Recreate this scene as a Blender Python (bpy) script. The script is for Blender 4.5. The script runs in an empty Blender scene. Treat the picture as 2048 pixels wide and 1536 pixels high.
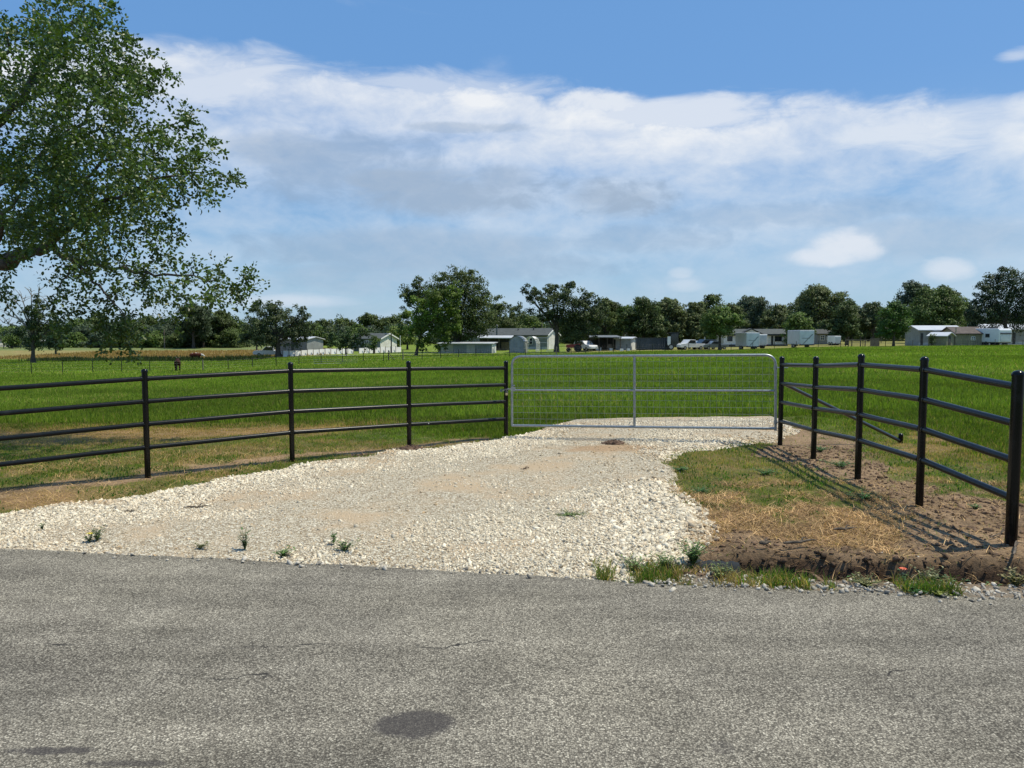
import bpy, math, random
import numpy as np
from mathutils import Vector, Matrix
R = math.radians
rng = np.random.default_rng(7); random.seed(7)
SC = bpy.context.scene; COL = SC.collection

# ------------------------------------------------------------------ camera, world, sun, exposure
F = 1479.0; PITCH = math.atan(96/F); CZ = 1.70
cd = bpy.data.cameras.new('camera'); cam = bpy.data.objects.new('camera', cd); COL.objects.link(cam)
cd.sensor_width = 36; cd.lens = F/2048*36; cd.clip_start = .05; cd.clip_end = 6000
cam.location = (0, 0, CZ); cam.rotation_euler = (R(90)-PITCH, 0, 0); SC.camera = cam
cp, sp_ = math.cos(PITCH), math.sin(PITCH)
def raydir(px, py):
    a = (px-1024)/F; b = (768-py)/F
    return (a, cp+b*sp_, -sp_+b*cp)
def P(px, py, Y):                       # world point on the sight line at distance Y
    a, c, d = raydir(px, py); return Vector((a/c*Y, Y, CZ+d/c*Y))
def PX(px, Y): return (px-1024)/F*Y
def to_px(x, y, z):                     # inverse, arrays
    dz = z-CZ; fw = y*cp-dz*sp_; up = y*sp_+dz*cp
    return 1024+F*x/fw, 768-F*up/fw
SUN_EL, SUN_AZ = R(65), R(81)           # azimuth measured from +Y towards +X
sv = Vector((math.cos(SUN_EL)*math.sin(SUN_AZ), math.cos(SUN_EL)*math.cos(SUN_AZ), math.sin(SUN_EL)))
sl = bpy.data.lights.new('sun', 'SUN'); sl.energy = 4.6; sl.angle = R(.53); sl.color = (1, .925, .745)
so = bpy.data.objects.new('sun', sl); COL.objects.link(so); so.rotation_euler = sv.to_track_quat('Z', 'Y').to_euler(); so.location = (20, 10, 40)
SC.view_settings.view_transform = 'Standard'; SC.view_settings.look = 'None'; SC.view_settings.gamma = 1; SC.view_settings.exposure = 0.0
SC.cycles.max_bounces = 6; SC.cycles.transparent_max_bounces = 4; SC.cycles.caustics_reflective = False; SC.cycles.caustics_refractive = False

class NT:                               # small node-graph helper
    def __init__(s, tree): s.t = tree; s.n = tree.nodes; s.l = tree.links
    def node(s, typ, ins=None, **kw):
        n = s.n.new(typ)
        for k, v in kw.items(): setattr(n, k, v)
        for k, v in (ins or {}).items(): s.set(n.inputs[k], v)
        return n
    def set(s, sock, v):
        if hasattr(v, 'is_output') or isinstance(v, bpy.types.NodeSocket): s.l.new(v, sock)
        else: sock.default_value = v
    def m(s, op, a, b=0.0, c=0.0, clamp=False):
        n = s.n.new('ShaderNodeMath'); n.operation = op; n.use_clamp = clamp
        s.set(n.inputs[0], a); s.set(n.inputs[1], b); s.set(n.inputs[2], c); return n.outputs[0]
    def ramp(s, fac, stops, interp='LINEAR'):
        n = s.n.new('ShaderNodeValToRGB'); n.color_ramp.interpolation = interp; e = n.color_ramp.elements
        while len(e) > 1: e.remove(e[-1])
        for i, (p, c) in enumerate(stops):
            if not isinstance(c, (tuple, list)): c = (c, c, c)
            k = e[0] if i == 0 else e.new(p)
            k.position = p; k.color = (*c[:3], 1)
        s.set(n.inputs[0], fac); return n.outputs[0]
    def mix(s, fac, a, b, blend='MIX'):
        n = s.n.new('ShaderNodeMix'); n.data_type = 'RGBA'; n.blend_type = blend
        s.set(n.inputs[0], fac)
        s.set(n.inputs[6], a if isinstance(a, bpy.types.NodeSocket) else (*a[:3], 1)); s.set(n.inputs[7], b if isinstance(b, bpy.types.NodeSocket) else (*b[:3], 1))
        return n.outputs[2]
    def noise(s, vec, scale, detail=4, rough=.5, dist=0):
        n = s.node('ShaderNodeTexNoise', {'Scale': scale, 'Detail': detail, 'Roughness': rough, 'Distortion': dist})
        if vec is not None: s.l.new(vec, n.inputs['Vector'])
        return n.outputs[0]
    def smooth(s, x, a, b):
        n = s.n.new('ShaderNodeMapRange'); n.interpolation_type = 'SMOOTHSTEP'
        s.set(n.inputs[0], x); n.inputs[1].default_value = a; n.inputs[2].default_value = b; n.inputs[3].default_value = 0; n.inputs[4].default_value = 1
        return n.outputs[0]

w = bpy.data.worlds.new("World"); SC.world = w; w.use_nodes = True
T = NT(w.node_tree); T.n.clear()
SKY_STR = .12
sky = T.node('ShaderNodeTexSky', sky_type='NISHITA'); sky.sun_disc = False; sky.sun_elevation = SUN_EL; sky.sun_rotation = SUN_AZ
sky.altitude = 50; sky.air_density = 1.0; sky.dust_density = .6; sky.ozone_density = 2.2
tc = T.node('ShaderNodeTexCoord').outputs['Generated']
sx = T.node('ShaderNodeSeparateXYZ', {0: tc}); X, Y_, Z_ = sx.outputs
az = T.m('ARCTAN2', X, Y_)
el = T.m('DIVIDE', Z_, T.m('MAXIMUM', T.m('SQRT', T.m('ADD', T.m('MULTIPLY', X, X), T.m('MULTIPLY', Y_, Y_))), .02))
def azel(px, py):
    a, c, d = raydir(px, py); return math.atan2(a, c), d/math.hypot(a, c)
def vscale(k, off=(0, 0, 0)):
    n = T.node('ShaderNodeMapping', {'Vector': tc}); n.inputs['Scale'].default_value = k; n.inputs['Location'].default_value = off; return n.outputs[0]
n1 = T.noise(vscale((1, 1, 2.2)), 4.2, 9, .58, .6)
n2 = T.noise(vscale((1, 1, 3.5), (3, 1, 2)), 7, 8, .6, .8)
n3 = T.noise(vscale((1, 1, 4.5), (7, 2, 5)), 3.3, 6, .55, .5)
n4 = T.noise(vscale((1, 1, 1.8), (2, 4, 1)), 17, 9, .62, .3)
azn = T.m('ADD', T.m('MULTIPLY', az, .5), .5)
tops = [(-400, 60), (200, 92), (400, 92), (500, 112), (600, 132), (750, 152), (1040, 165), (1095, 197), (1200, 187), (1285, 220), (1500, 220), (1600, 195), (1700, 188), (1850, 195), (1960, 200), (2048, 228), (2500, 200)]
st = []
for px, py in tops:
    a, e = azel(px, py); st.append((a*.5+.5, e))
topel = T.ramp(azn, st)
d_ = T.m('SUBTRACT', topel, el)
dn = T.m('ADD', T.m('ADD', d_, T.m('MULTIPLY', T.m('SUBTRACT', n2, .52), .05)), T.m('MULTIPLY', T.m('SUBTRACT', n4, .5), .045))
mask = T.m('MULTIPLY', T.smooth(dn, -.010, .022), T.smooth(T.m('ADD', el, 0), -.05, .01))
wisp = T.m('MULTIPLY', T.smooth(n1, .56, .80), .22)                       # faint veils in the blue above
body = T.ramp(T.m('MULTIPLY', d_, 2.0), [(0, .70), (.06, .74), (.15, .43), (.28, .27), (.5, .20), (.75, .20), (1, .26)])
body = T.m('ADD', T.m('ADD', body, T.m('MULTIPLY', T.m('SUBTRACT', n1, .5), 1.25)), T.m('MULTIPLY', T.m('SUBTRACT', n4, .5), 1.05), clamp=True)
fac = T.m('MAXIMUM', T.m('MULTIPLY', mask, body), wisp)
def blob(px, py, rx, ry, amp, ns=n2, nk=.9):
    a, e = azel(px, py)
    q = T.m('ADD', T.m('POWER', T.m('DIVIDE', T.m('SUBTRACT', az, a), rx/F), 2), T.m('POWER', T.m('DIVIDE', T.m('SUBTRACT', el, e), ry/F), 2))
    q = T.m('ADD', q, T.m('MULTIPLY', T.m('SUBTRACT', ns, .5), nk*5))
    return T.m('MULTIPLY', T.m('SUBTRACT', 1, T.smooth(q, 0, 1.8)), amp)
for b in [(1810, 515, 30, 22, .35, n4, .7), (1350, 225, 210, 30, .75), (1880, 255, 240, 42, .8), (1480, 530, 55, 24, .3), (610, 600, 90, 16, .55),
          (900, 190, 210, 45, .55), (430, 160, 230, 60, .7), (1180, 205, 100, 25, .85), (1365, 560, 40, 18, .45), (2035, 108, 30, 12, .5), (1600, 300, 260, 40, .4)]:
    fac = T.m('MAXIMUM', fac, blob(*b))
cl = T.mix(T.smooth(T.m('ADD', el, T.m('MULTIPLY', T.m('SUBTRACT', n1, .5), .1)), .02, .30), (4.8, 5.75, 6.9), (7.1, 7.35, 7.7))
base = T.mix(T.smooth(el, -.02, .33), (2.7, 4.5, 6.3), (1.15, 2.95, 6.15))
skyc = T.mix(.72, sky.outputs[0], base)                                   # air colour of a humid day, leans on the sky model
c1 = T.mix(fac, skyc, cl)
dark = 0.0
for b in [(830, 375, 170, 40, .75, n3), (600, 310, 130, 38, .55, n3), (1230, 400, 95, 34, .65, n3), (1000, 385, 60, 40, .45, n3), (850, 500, 260, 40, .45, n3), (760, 560, 200, 30, .4, n3), (930, 255, 110, 9, .45, n4), (700, 340, 220, 60, .55, n4), (900, 390, 200, 36, .75, n4), (1240, 395, 90, 34, .85, n4), (620, 310, 90, 36, .6, n4), (1000, 370, 70, 36, .6, n4), (660, 500, 160, 30, .45, n4), (1000, 530, 220, 26, .4, n4), (1560, 430, 200, 24, .3, n4), (1290, 480, 160, 26, .35, n4), (1850, 470, 160, 40, .3, n3), (1880, 455, 60, 20, .3, n3)]:
    dark = T.m('MAXIMUM', dark, blob(*b, nk=1.1))
c2 = T.mix(T.m('MULTIPLY', dark, .95), c1, (2.95, 3.75, 4.85))
pf = 0.0
for b in [(1700, 492, 62, 26, .85, n4, .8), (1660, 512, 62, 18, .8, n4, .7), (1725, 500, 40, 20, .8, n4, .7), (1895, 540, 36, 18, .6, n4, .8), (1372, 572, 34, 11, .28, n4, .7), (1362, 545, 22, 10, .35, n4, .7), (560, 603, 90, 12, .4, n4, .7)]:
    pf = T.m('MAXIMUM', pf, blob(*b))
c2 = T.mix(pf, c2, (6.5, 6.9, 7.5))
# a fair-weather sky carries on behind the viewer
bg = T.node('ShaderNodeBackground', {'Color': c2, 'Strength': SKY_STR})
T.l.new(bg.outputs[0], T.node('ShaderNodeOutputWorld').inputs[0])

# ------------------------------------------------------------------ helpers
def tag(o, label=None, cat=None, group=None, kind=None):
    if label: o['label'] = label
    if cat: o['category'] = cat
    if group: o['group'] = group
    if kind: o['kind'] = kind
    return o
def empty(name, loc, rz=0, label=None, cat=None, group=None):
    o = bpy.data.objects.new(name, None); COL.objects.link(o); o.location = loc; o.rotation_euler = (0, 0, rz); o.empty_display_size = .3
    return tag(o, label, cat, group)
def mesh_np(name, V, faces, mat, parent=None, col=None, smooth=False):
    me = bpy.data.meshes.new(name); V = np.asarray(V, np.float32)
    me.vertices.add(len(V)); me.vertices.foreach_set('co', V.ravel())
    tot = np.concatenate([np.full(len(f), f.shape[1]) for f in faces]).astype(np.int32)
    idx = np.concatenate([f.ravel() for f in faces]).astype(np.int32)
    me.loops.add(len(idx)); me.loops.foreach_set('vertex_index', idx)
    me.polygons.add(len(tot)); st = np.concatenate([[0], np.cumsum(tot)[:-1]]).astype(np.int32)
    me.polygons.foreach_set('loop_start', st); me.polygons.foreach_set('loop_total', tot)
    if smooth: me.polygons.foreach_set('use_smooth', np.ones(len(tot), bool))
    if col is not None:
        c = np.ones((len(V), 4), np.float32); c[:, :3] = col
        a = me.color_attributes.new('tint', 'FLOAT_COLOR', 'POINT'); a.data.foreach_set('color', c.ravel())
    me.update(calc_edges=True); me.materials.append(mat)
    o = bpy.data.objects.new(name, me); COL.objects.link(o)
    if parent: o.parent = parent
    return o
class MB:
    def __init__(s): s.v = []; s.f = []; s.sm = []
    def add(s, vs, fs, smooth=False):
        k = len(s.v); s.v += [tuple(v) for v in vs]; s.f += [tuple(i+k for i in f) for f in fs]; s.sm += [smooth]*len(fs); return s
    def box(s, x0, x1, y0, y1, z0, z1):
        return s.add([(x0, y0, z0), (x1, y0, z0), (x1, y1, z0), (x0, y1, z0), (x0, y0, z1), (x1, y0, z1), (x1, y1, z1), (x0, y1, z1)],
                     [(0, 3, 2, 1), (4, 5, 6, 7), (0, 1, 5, 4), (1, 2, 6, 5), (2, 3, 7, 6), (3, 0, 4, 7)])
    def prism(s, pts, y0, y1):          # polygon in xz extruded along y
        n = len(pts)
        return s.add([(x, y0, z) for x, z in pts]+[(x, y1, z) for x, z in pts],
                     [tuple(range(n)), tuple(range(2*n-1, n-1, -1))]+[(i, i+n, (i+1) % n+n, (i+1) % n) for i in range(n)])
    def prismx(s, pts, x0, x1):         # polygon in yz extruded along x
        n = len(pts)
        return s.add([(x0, y, z) for y, z in pts]+[(x1, y, z) for y, z in pts],
                     [tuple(range(n-1, -1, -1)), tuple(range(n, 2*n))]+[(i, (i+1) % n, (i+1) % n+n, i+n) for i in range(n)])
    def tube(s, pts, rad, n=8, cap=True, closed=False):
        pts = [Vector(p) for p in pts]; m = len(pts)
        if not isinstance(rad, (list, tuple)): rad = [rad]*m
        ring = []; u = None
        for i, p in enumerate(pts):
            if closed: t = pts[(i+1) % m]-pts[i-1]
            else: t = pts[min(i+1, m-1)]-pts[max(i-1, 0)]
            t.normalize()
            if u is None: u = t.orthogonal().normalized()
            u = (u-t*u.dot(t)); u = u.normalized() if u.length > 1e-6 else t.orthogonal().normalized()
            v = t.cross(u)
            ring.append([p+(u*math.cos(2*math.pi*k/n)+v*math.sin(2*math.pi*k/n))*rad[i] for k in range(n)])
        vs = [q for r in ring for q in r]; fs = []
        for i in range(m if closed else m-1):
            j = (i+1) % m
            for k in range(n): fs.append((i*n+k, i*n+(k+1) % n, j*n+(k+1) % n, j*n+k))
        s.add(vs, fs, True)
        if cap and not closed: s.add(ring[0], [tuple(range(n-1, -1, -1))]); s.add(ring[-1], [tuple(range(n))])
        return s
    def dome(s, c, r, h, n=12, rings=4):
        vs = []; fs = []
        for i in range(rings):
            a = math.pi/2*i/rings
            vs += [(c[0]+r*math.cos(a)*math.cos(2*math.pi*k/n), c[1]+r*math.cos(a)*math.sin(2*math.pi*k/n), c[2]+h*math.sin(a)) for k in range(n)]
        vs.append((c[0], c[1], c[2]+h))
        for i in range(rings-1):
            for k in range(n): fs.append((i*n+k, i*n+(k+1) % n, (i+1)*n+(k+1) % n, (i+1)*n+k))
        for k in range(n): fs.append(((rings-1)*n+k, (rings-1)*n+(k+1) % n, rings*n))
        return s.add(vs, fs, True)
    def build(s, name, mat, parent=None, bevel=0):
        me = bpy.data.meshes.new(name); me.from_pydata(s.v, [], s.f); me.polygons.foreach_set('use_smooth', s.sm); me.materials.append(mat); me.update()
        o = bpy.data.objects.new(name, me); COL.objects.link(o)
        if parent: o.parent = parent
        if bevel:
            b = o.modifiers.new('bevel', 'BEVEL'); b.width = bevel; b.segments = 2; b.limit_method = 'ANGLE'
        return o
def box(name, mat, parent, *a, bevel=0): return MB().box(*a).build(name, mat, parent, bevel)

# ------------------------------------------------------------------ materials
def mat(name, col, rough=.6, metal=0, var=.15, scale=6, bump=0, spec=.5, col2=None, coat=0):
    m = bpy.data.materials.new(name); m.use_nodes = True; t = NT(m.node_tree)
    b = t.n['Principled BSDF']; tcn = t.node('ShaderNodeTexCoord').outputs['Object']
    nz = t.noise(tcn, scale, 6, .6)
    c2 = col2 or tuple(c*(1-var*2) for c in col)
    t.l.new(t.mix(t.smooth(nz, .32, .68), c2, tuple(min(1, c*(1+var*.4)) for c in col)), b.inputs['Base Color'])
    b.inputs['Roughness'].default_value = rough; b.inputs['Metallic'].default_value = metal; b.inputs['Specular IOR Level'].default_value = spec; b.inputs['Coat Weight'].default_value = coat
    if bump:
        bn = t.node('ShaderNodeBump', {'Strength': bump, 'Distance': .02, 'Height': t.noise(tcn, scale*5, 5)}); t.l.new(bn.outputs[0], b.inputs['Normal'])
    return m
def ribbed(name, col, period, axis=0, rough=.45, metal=.3, var=.1):   # ribbed sheet metal or siding, by bump
    m = mat(name, col, rough, metal, var, 1.5); t = NT(m.node_tree); b = t.n['Principled BSDF']
    sep = t.node('ShaderNodeSeparateXYZ', {0: t.node('ShaderNodeTexCoord').outputs['Object']})
    wv = t.m('SINE', t.m('MULTIPLY', sep.outputs[axis], 2*math.pi/period))
    bn = t.node('ShaderNodeBump', {'Strength': .8, 'Distance': period*.15, 'Height': wv}); t.l.new(bn.outputs[0], b.inputs['Normal'])
    return m
def leafmat(name, transl=.25, rough=.45, spec=.35):
    m = bpy.data.materials.new(name); m.use_nodes = True; t = NT(m.node_tree); b = t.n['Principled BSDF']
    a = t.node('ShaderNodeAttribute', attribute_name='tint').outputs['Color']
    nz = t.noise(t.node('ShaderNodeTexCoord').outputs['Object'], 3.0, 3)
    c = t.mix(.5, a, t.mix(nz, (.6, .6, .6), (1.4, 1.4, 1.3)), 'MULTIPLY'); c = t.mix(1, a, t.ramp(nz, [(.3, .75), (.7, 1.2)]), 'MULTIPLY')
    t.l.new(c, b.inputs['Base Color']); b.inputs['Roughness'].default_value = rough; b.inputs['Specular IOR Level'].default_value = spec
    tr = t.node('ShaderNodeBsdfTranslucent', {'Color': t.mix(1, c, (1.3, 1.6, .6), 'MULTIPLY')})
    mx = t.node('ShaderNodeMixShader', {0: transl}); t.l.new(b.outputs[0], mx.inputs[1]); t.l.new(tr.outputs[0], mx.inputs[2])
    t.l.new(mx.outputs[0], t.n['Material Output'].inputs[0]); return m
M = {}
M['blade'] = leafmat('grass_blades', .40, .6, .14)
M['leaf'] = leafmat('tree_leaves', .22, .42, .4)
M['far_leaf'] = leafmat('distant_leaves', .18, .6, .25)
M['bark'] = mat('bark', (.115, .10, .082), .9, 0, .3, 14, .8)
M['far_bark'] = mat('dark_bark', (.07, .058, .045), .9, 0, .2, 3)
M['deadwood'] = mat('grey_deadwood', (.26, .23, .19), .9, 0, .2, 5)
M['galv'] = mat('galvanised_steel', (.36, .39, .40), .42, .75, .12, 30)
M['wire'] = mat('galvanised_wire', (.34, .35, .35), .5, .5, .1, 40)
M['tpost'] = mat('green_steel_post', (.035, .045, .03), .6, .2, .2, 9)
M['white'] = mat('white_paint', (.84, .84, .82), .5, 0, .04, 2)
M['whitemetal'] = mat('white_metal_roof', (.62, .63, .64), .35, .1, .05, 1)
M['glass'] = mat('dark_glass', (.02, .025, .03), .08, 0, .1, 3, 0, .8)
M['tyre'] = mat('tyre_rubber', (.02, .02, .02), .8, 0, .2, 5)
M['rim'] = mat('wheel_rim', (.45, .46, .47), .35, .6)
M['dark'] = mat('dark_shingle', (.055, .06, .06), .8, 0, .2, 3)
M['shingle'] = mat('charcoal_shingle', (.075, .085, .082), .85, 0, .15, 2, .3)
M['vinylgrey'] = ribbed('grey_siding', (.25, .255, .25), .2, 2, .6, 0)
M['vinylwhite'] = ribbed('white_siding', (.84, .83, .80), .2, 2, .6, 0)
M['creamside'] = ribbed('pale_grey_siding', (.32, .335, .315), .2, 2, .6, 0)
M['khaki'] = ribbed('khaki_panel', (.25, .235, .155), .4, 0, .7, 0)
M['bluemetal'] = ribbed('blue_grey_metal', (.17, .21, .25), .3, 0, .5, .1)
M['greymetal'] = ribbed('grey_metal_wall', (.20, .21, .21), .25, 0, .5, .1)
M['lightmetal'] = ribbed('light_metal_wall', (.32, .34, .345), .25, 0, .5, .1)
M['darkbox'] = ribbed('dark_blue_container', (.065, .08, .10), .35, 0, .5, .1)
M['brownroof'] = mat('brown_roof', (.09, .07, .065), .8, 0, .2, 2)
M['wood'] = mat('weathered_wood', (.20, .165, .13), .85, 0, .2, 4, .3)
M['redpaint'] = mat('red_paint', (.45, .03, .03), .35, 0, .1, 4, coat=.4)
M['whitepaint'] = mat('white_car_paint', (.75, .76, .78), .25, 0, .03, 2, coat=.5)
M['silver'] = mat('silver_car_paint', (.42, .46, .50), .28, .4, .04, 2, coat=.5)
M['blackpaint'] = mat('black_car_paint', (.02, .022, .025), .25, 0, .1, 2, coat=.5)
M['greypaint'] = mat('grey_car_paint', (.22, .25, .27), .3, .3, .05, 2, coat=.4)
M['lamp'] = mat('lamp_plastic', (.35, .03, .02), .3)
M['headlamp'] = mat('headlamp_plastic', (.7, .7, .68), .15)
M['skirt'] = mat('grey_skirting', (.5, .52, .52), .6, 0, .1, 2)
M['soil'] = mat('dark_soil', (.14, .095, .062), .95, 0, .3, 18, .9)
M['clod'] = mat('red_brown_soil', (.20, .125, .08), .95, 0, .3, 22, .9)
M['stick'] = mat('dry_stick', (.16, .125, .09), .9, 0, .3, 20, .5)
M['straw'] = leafmat('dry_straw', .04, .7, .12)
M['culvert'] = mat('corrugated_plastic', (.03, .035, .04), .85, 0, .2, 9, 0, .15)
M['brass'] = mat('brass', (.6, .5, .3), .3, .8)
# black painted pipe with pale chips
def pipe_mat(name, col, rough, chip):
    m = bpy.data.materials.new(name); m.use_nodes = True; t = NT(m.node_tree); b = t.n['Principled BSDF']
    tcn = t.node('ShaderNodeTexCoord').outputs['Object']
    v = t.node('ShaderNodeTexVoronoi', {'Vector': tcn, 'Scale': 4.0}); v.inputs['Randomness'].default_value = 1
    ch = t.m('LESS_THAN', v.outputs['Distance'], chip)
    sky_grey = t.smooth(t.noise(tcn, 9, 6, .65), .5, .8)  # mottled grey painted in for sky reflection on the pipes
    b.inputs['Specular IOR Level'].default_value = .28; c = t.mix(t.m('MULTIPLY', sky_grey, .14), (*col,), (.10, .10, .095)); c = t.mix(ch, c, (.5, .5, .48))
    t.l.new(c, b.inputs['Base Color']); b.inputs['Roughness'].default_value = rough
    t.l.new(t.node('ShaderNodeBump', {'Strength': .12, 'Distance': .004, 'Height': t.noise(tcn, 40, 4)}).outputs[0], b.inputs['Normal'])
    return m
M['post'] = pipe_mat('black_gloss_pipe', (.004, .004, .004), .18, .010)
M['brace'] = mat('black_enamel', (.006, .006, .006), .34, 0, .1, 9, 0, 1.0, coat=.6); M['brace'].node_tree.nodes['Principled BSDF'].inputs['Coat Roughness'].default_value = .28
M['rail'] = pipe_mat('black_satin_pipe', (.006, .008, .009), .30, .042)

def corrugate(o): return o

# ------------------------------------------------------------------ terrain
cols_px = [-500, 0, 400, 700, 1000, 1400, 1700, 2048, 2700]
rowsY = [0, 4, 8, 13, 20, 30, 60, 77, 92, 122, 155, 200, 300, 600, 3000]
LFT = [0, 0, -.13, -.17, -.40, -.75, -1.75, -2.25, -2.4, -2.35, -2.1, -1.35, -1.0, -1, -1]
tab = np.array([LFT, LFT, LFT,
    [0, 0, -.10, -.14, -.30, -.50, -1.2, -1.5, -1.7, -1.7, -1.35, -1.1, -1, -1, -1],
    [0, 0, -.06, -.10, -.15, -.25, -.8, -1.05, -1.25, -1.4, -1.05, -1, -1, -1, -1],
    [0, 0, -.03, -.05, -.05, -.12, -.4, -.55, -.65, -.8, -.65, -.5, -.5, -.7, -1],
    [0, 0, -.01, -.01, 0, 0, -.1, -.12, -.15, -.15, -.1, 0, 0, -.3, -1],
    [0, 0, .03, .02, .02, .03, .05, .06, .07, .1, .15, .2, .2, -.3, -1],
    [0, 0, .03, .02, .02, .03, .05, .06, .07, .1, .15, .2, .2, -.3, -1]])
cu = (np.array(cols_px)-1024)/F; ly = np.log(np.array(rowsY)+6.0)
def Gfar(x, y):
    x = np.asarray(x, float); y = np.asarray(y, float); yy = np.maximum(y, 0)
    u = np.clip(x/np.maximum(yy, 2.5), cu[0], cu[-1]-1e-6); v = np.clip(np.log(yy+6), ly[0], ly[-1]-1e-6)
    i = np.clip(np.searchsorted(cu, u, side='right')-1, 0, len(cu)-2); j = np.clip(np.searchsorted(ly, v, side='right')-1, 0, len(ly)-2)
    fu = (u-cu[i])/(cu[i+1]-cu[i]); fv = (v-ly[j])/(ly[j+1]-ly[j]); fu = fu*fu*(3-2*fu)
    return (tab[i, j]*(1-fu)*(1-fv)+tab[i+1, j]*fu*(1-fv)+tab[i, j+1]*(1-fu)*fv+tab[i+1, j+1]*fu*fv)
# value noise, numpy
_perm = rng.random((256, 256))
def vnoise(x, y, s):
    x = np.asarray(x)/s+100.3; y = np.asarray(y)/s+77.7
    xi = np.floor(x).astype(int); yi = np.floor(y).astype(int); fx = x-xi; fy = y-yi; fx = fx*fx*(3-2*fx); fy = fy*fy*(3-2*fy)
    g = lambda a, b: _perm[a % 256, b % 256]
    return (g(xi, yi)*(1-fx)+g(xi+1, yi)*fx)*(1-fy)+(g(xi, yi+1)*(1-fx)+g(xi+1, yi+1)*fx)*fy
def fbm(x, y, s, o=4):
    t = 0; a = .5; n = 0
    for k in range(o): t = t+a*vnoise(x+k*13.1, y-k*7.7, s/2**k); n += a; a *= .55
    return t/n
# road edge (far side): depth as a function of x
def ground_hit(px, py, z=0.0):
    a, c, d = raydir(px, py); k = (z-CZ)/d; return a*k, c*k
ep = [ground_hit(px, py) for px, py in [(-900, 1070), (0, 1100), (350, 1113), (700, 1130), (1200, 1160), (1600, 1178), (2048, 1196), (2900, 1230)]]
ex = np.array([p[0] for p in ep]); ey = np.array([p[1] for p in ep])
def road_edge(x):
    e = np.interp(x, ex, ey); l = x < ex[0]; e = np.where(l, ey[0]+(x-ex[0])*(ey[1]-ey[0])/(ex[1]-ex[0]), e)
    r = x > ex[-1]; e = np.where(r, ey[-1]+(x-ex[-1])*(ey[-1]-ey[-2])/(ex[-1]-ex[-2]), e)
    return e
ROADW = 6.6
def sstep(x, a, b): t = np.clip((x-a)/(b-a), 0, 1); return t*t*(3-2*t)
def ditch(x, y):
    d = y-road_edge(x)
    xs = sstep(x, 1.35, 1.75)*(1-sstep(x, 3.6, 5.2)*.7)
    dep = .36*xs
    prof = sstep(d, .22, .5)*(1-sstep(d, .56+.30*fbm(x, d, .4, 3), .72+.30*fbm(x, d, .4, 3)))
    return -dep*prof*(.7+.8*(fbm(x, y, .28, 3)-.25))
def G(x, y):
    x = np.asarray(x, float); y = np.asarray(y, float)
    z = Gfar(x, y)
    near = 1-sstep(y, 18, 40)
    z = z+ditch(x, y)*near+(fbm(x, y, .9)-.5)*.05*near*sstep(y-road_edge(x), .1, .8)
    inside = (y < road_edge(x)+.0)&(y > road_edge(x)-ROADW)
    dd = np.minimum(road_edge(x)-y, y-(road_edge(x)-ROADW))
    z = np.where(inside, -.05*np.clip(dd/.25, 0, 1)-.004, z)
    return z
def g1(x, y): return float(G(np.array([x]), np.array([y]))[0])

# drive polygon (its outline on the ground)
dpx = [(-420, 1066), (0, 1036), (110, 1016), (270, 1000), (380, 978), (450, 962), (560, 945), (620, 930), (740, 915), (790, 903), (880, 902), (1000, 882), (1065, 868), (1120, 850), (1185, 836), (1280, 824), (1400, 821), (1500, 826), (1590, 836), (1600, 852), (1560, 872), (1530, 884), (1440, 893), (1360, 905), (1325, 925), (1345, 960), (1325, 990), (1385, 1025), (1402, 1055), (1385, 1085), (1330, 1120), (1240, 1150), (1200, 1175), (1150, 1200), (400, 1160), (-420, 1120)]
def hit_g(px, py):
    z = -.05
    for k in range(6):
        x, y = ground_hit(px, py, z); z = float(Gfar(x, y))
    return x, y
dpoly = np.array([hit_g(*p) for p in dpx])
def poly_sd(x, y, poly):                # positive inside
    x = np.asarray(x, float); y = np.asarray(y, float); ins = np.zeros(x.shape, bool); dm = np.full(x.shape, 1e9); n = len(poly)
    for i in range(n):
        x0, y0 = poly[i]; x1, y1 = poly[(i+1) % n]
        t = np.clip(((x-x0)*(x1-x0)+(y-y0)*(y1-y0))/((x1-x0)**2+(y1-y0)**2+1e-12), 0, 1)
        dm = np.minimum(dm, np.hypot(x-x0-t*(x1-x0), y-y0-t*(y1-y0)))
        c = ((y0 > y) != (y1 > y))&(x < (x1-x0)*(y-y0)/(y1-y0+1e-12)+x0); ins ^= c
    return np.where(ins, dm, -dm)
def drive_sd(x, y): return poly_sd(x, y, dpoly)+(fbm(x, y, .45, 3)-.5)*.30
def drive_top(x, y, sd):
    return Gfar(x, y)+np.clip(.012+sd*.40, -.22, .045)*np.where(sd > 0, .35+.65*sstep(y-road_edge(x), .0, .9), 1)+(fbm(x, y, .5, 3)-.5)*.025*sstep(sd, 0, .3)-.015*np.exp(-((road_edge(x)-y)/.25)**2)

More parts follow.
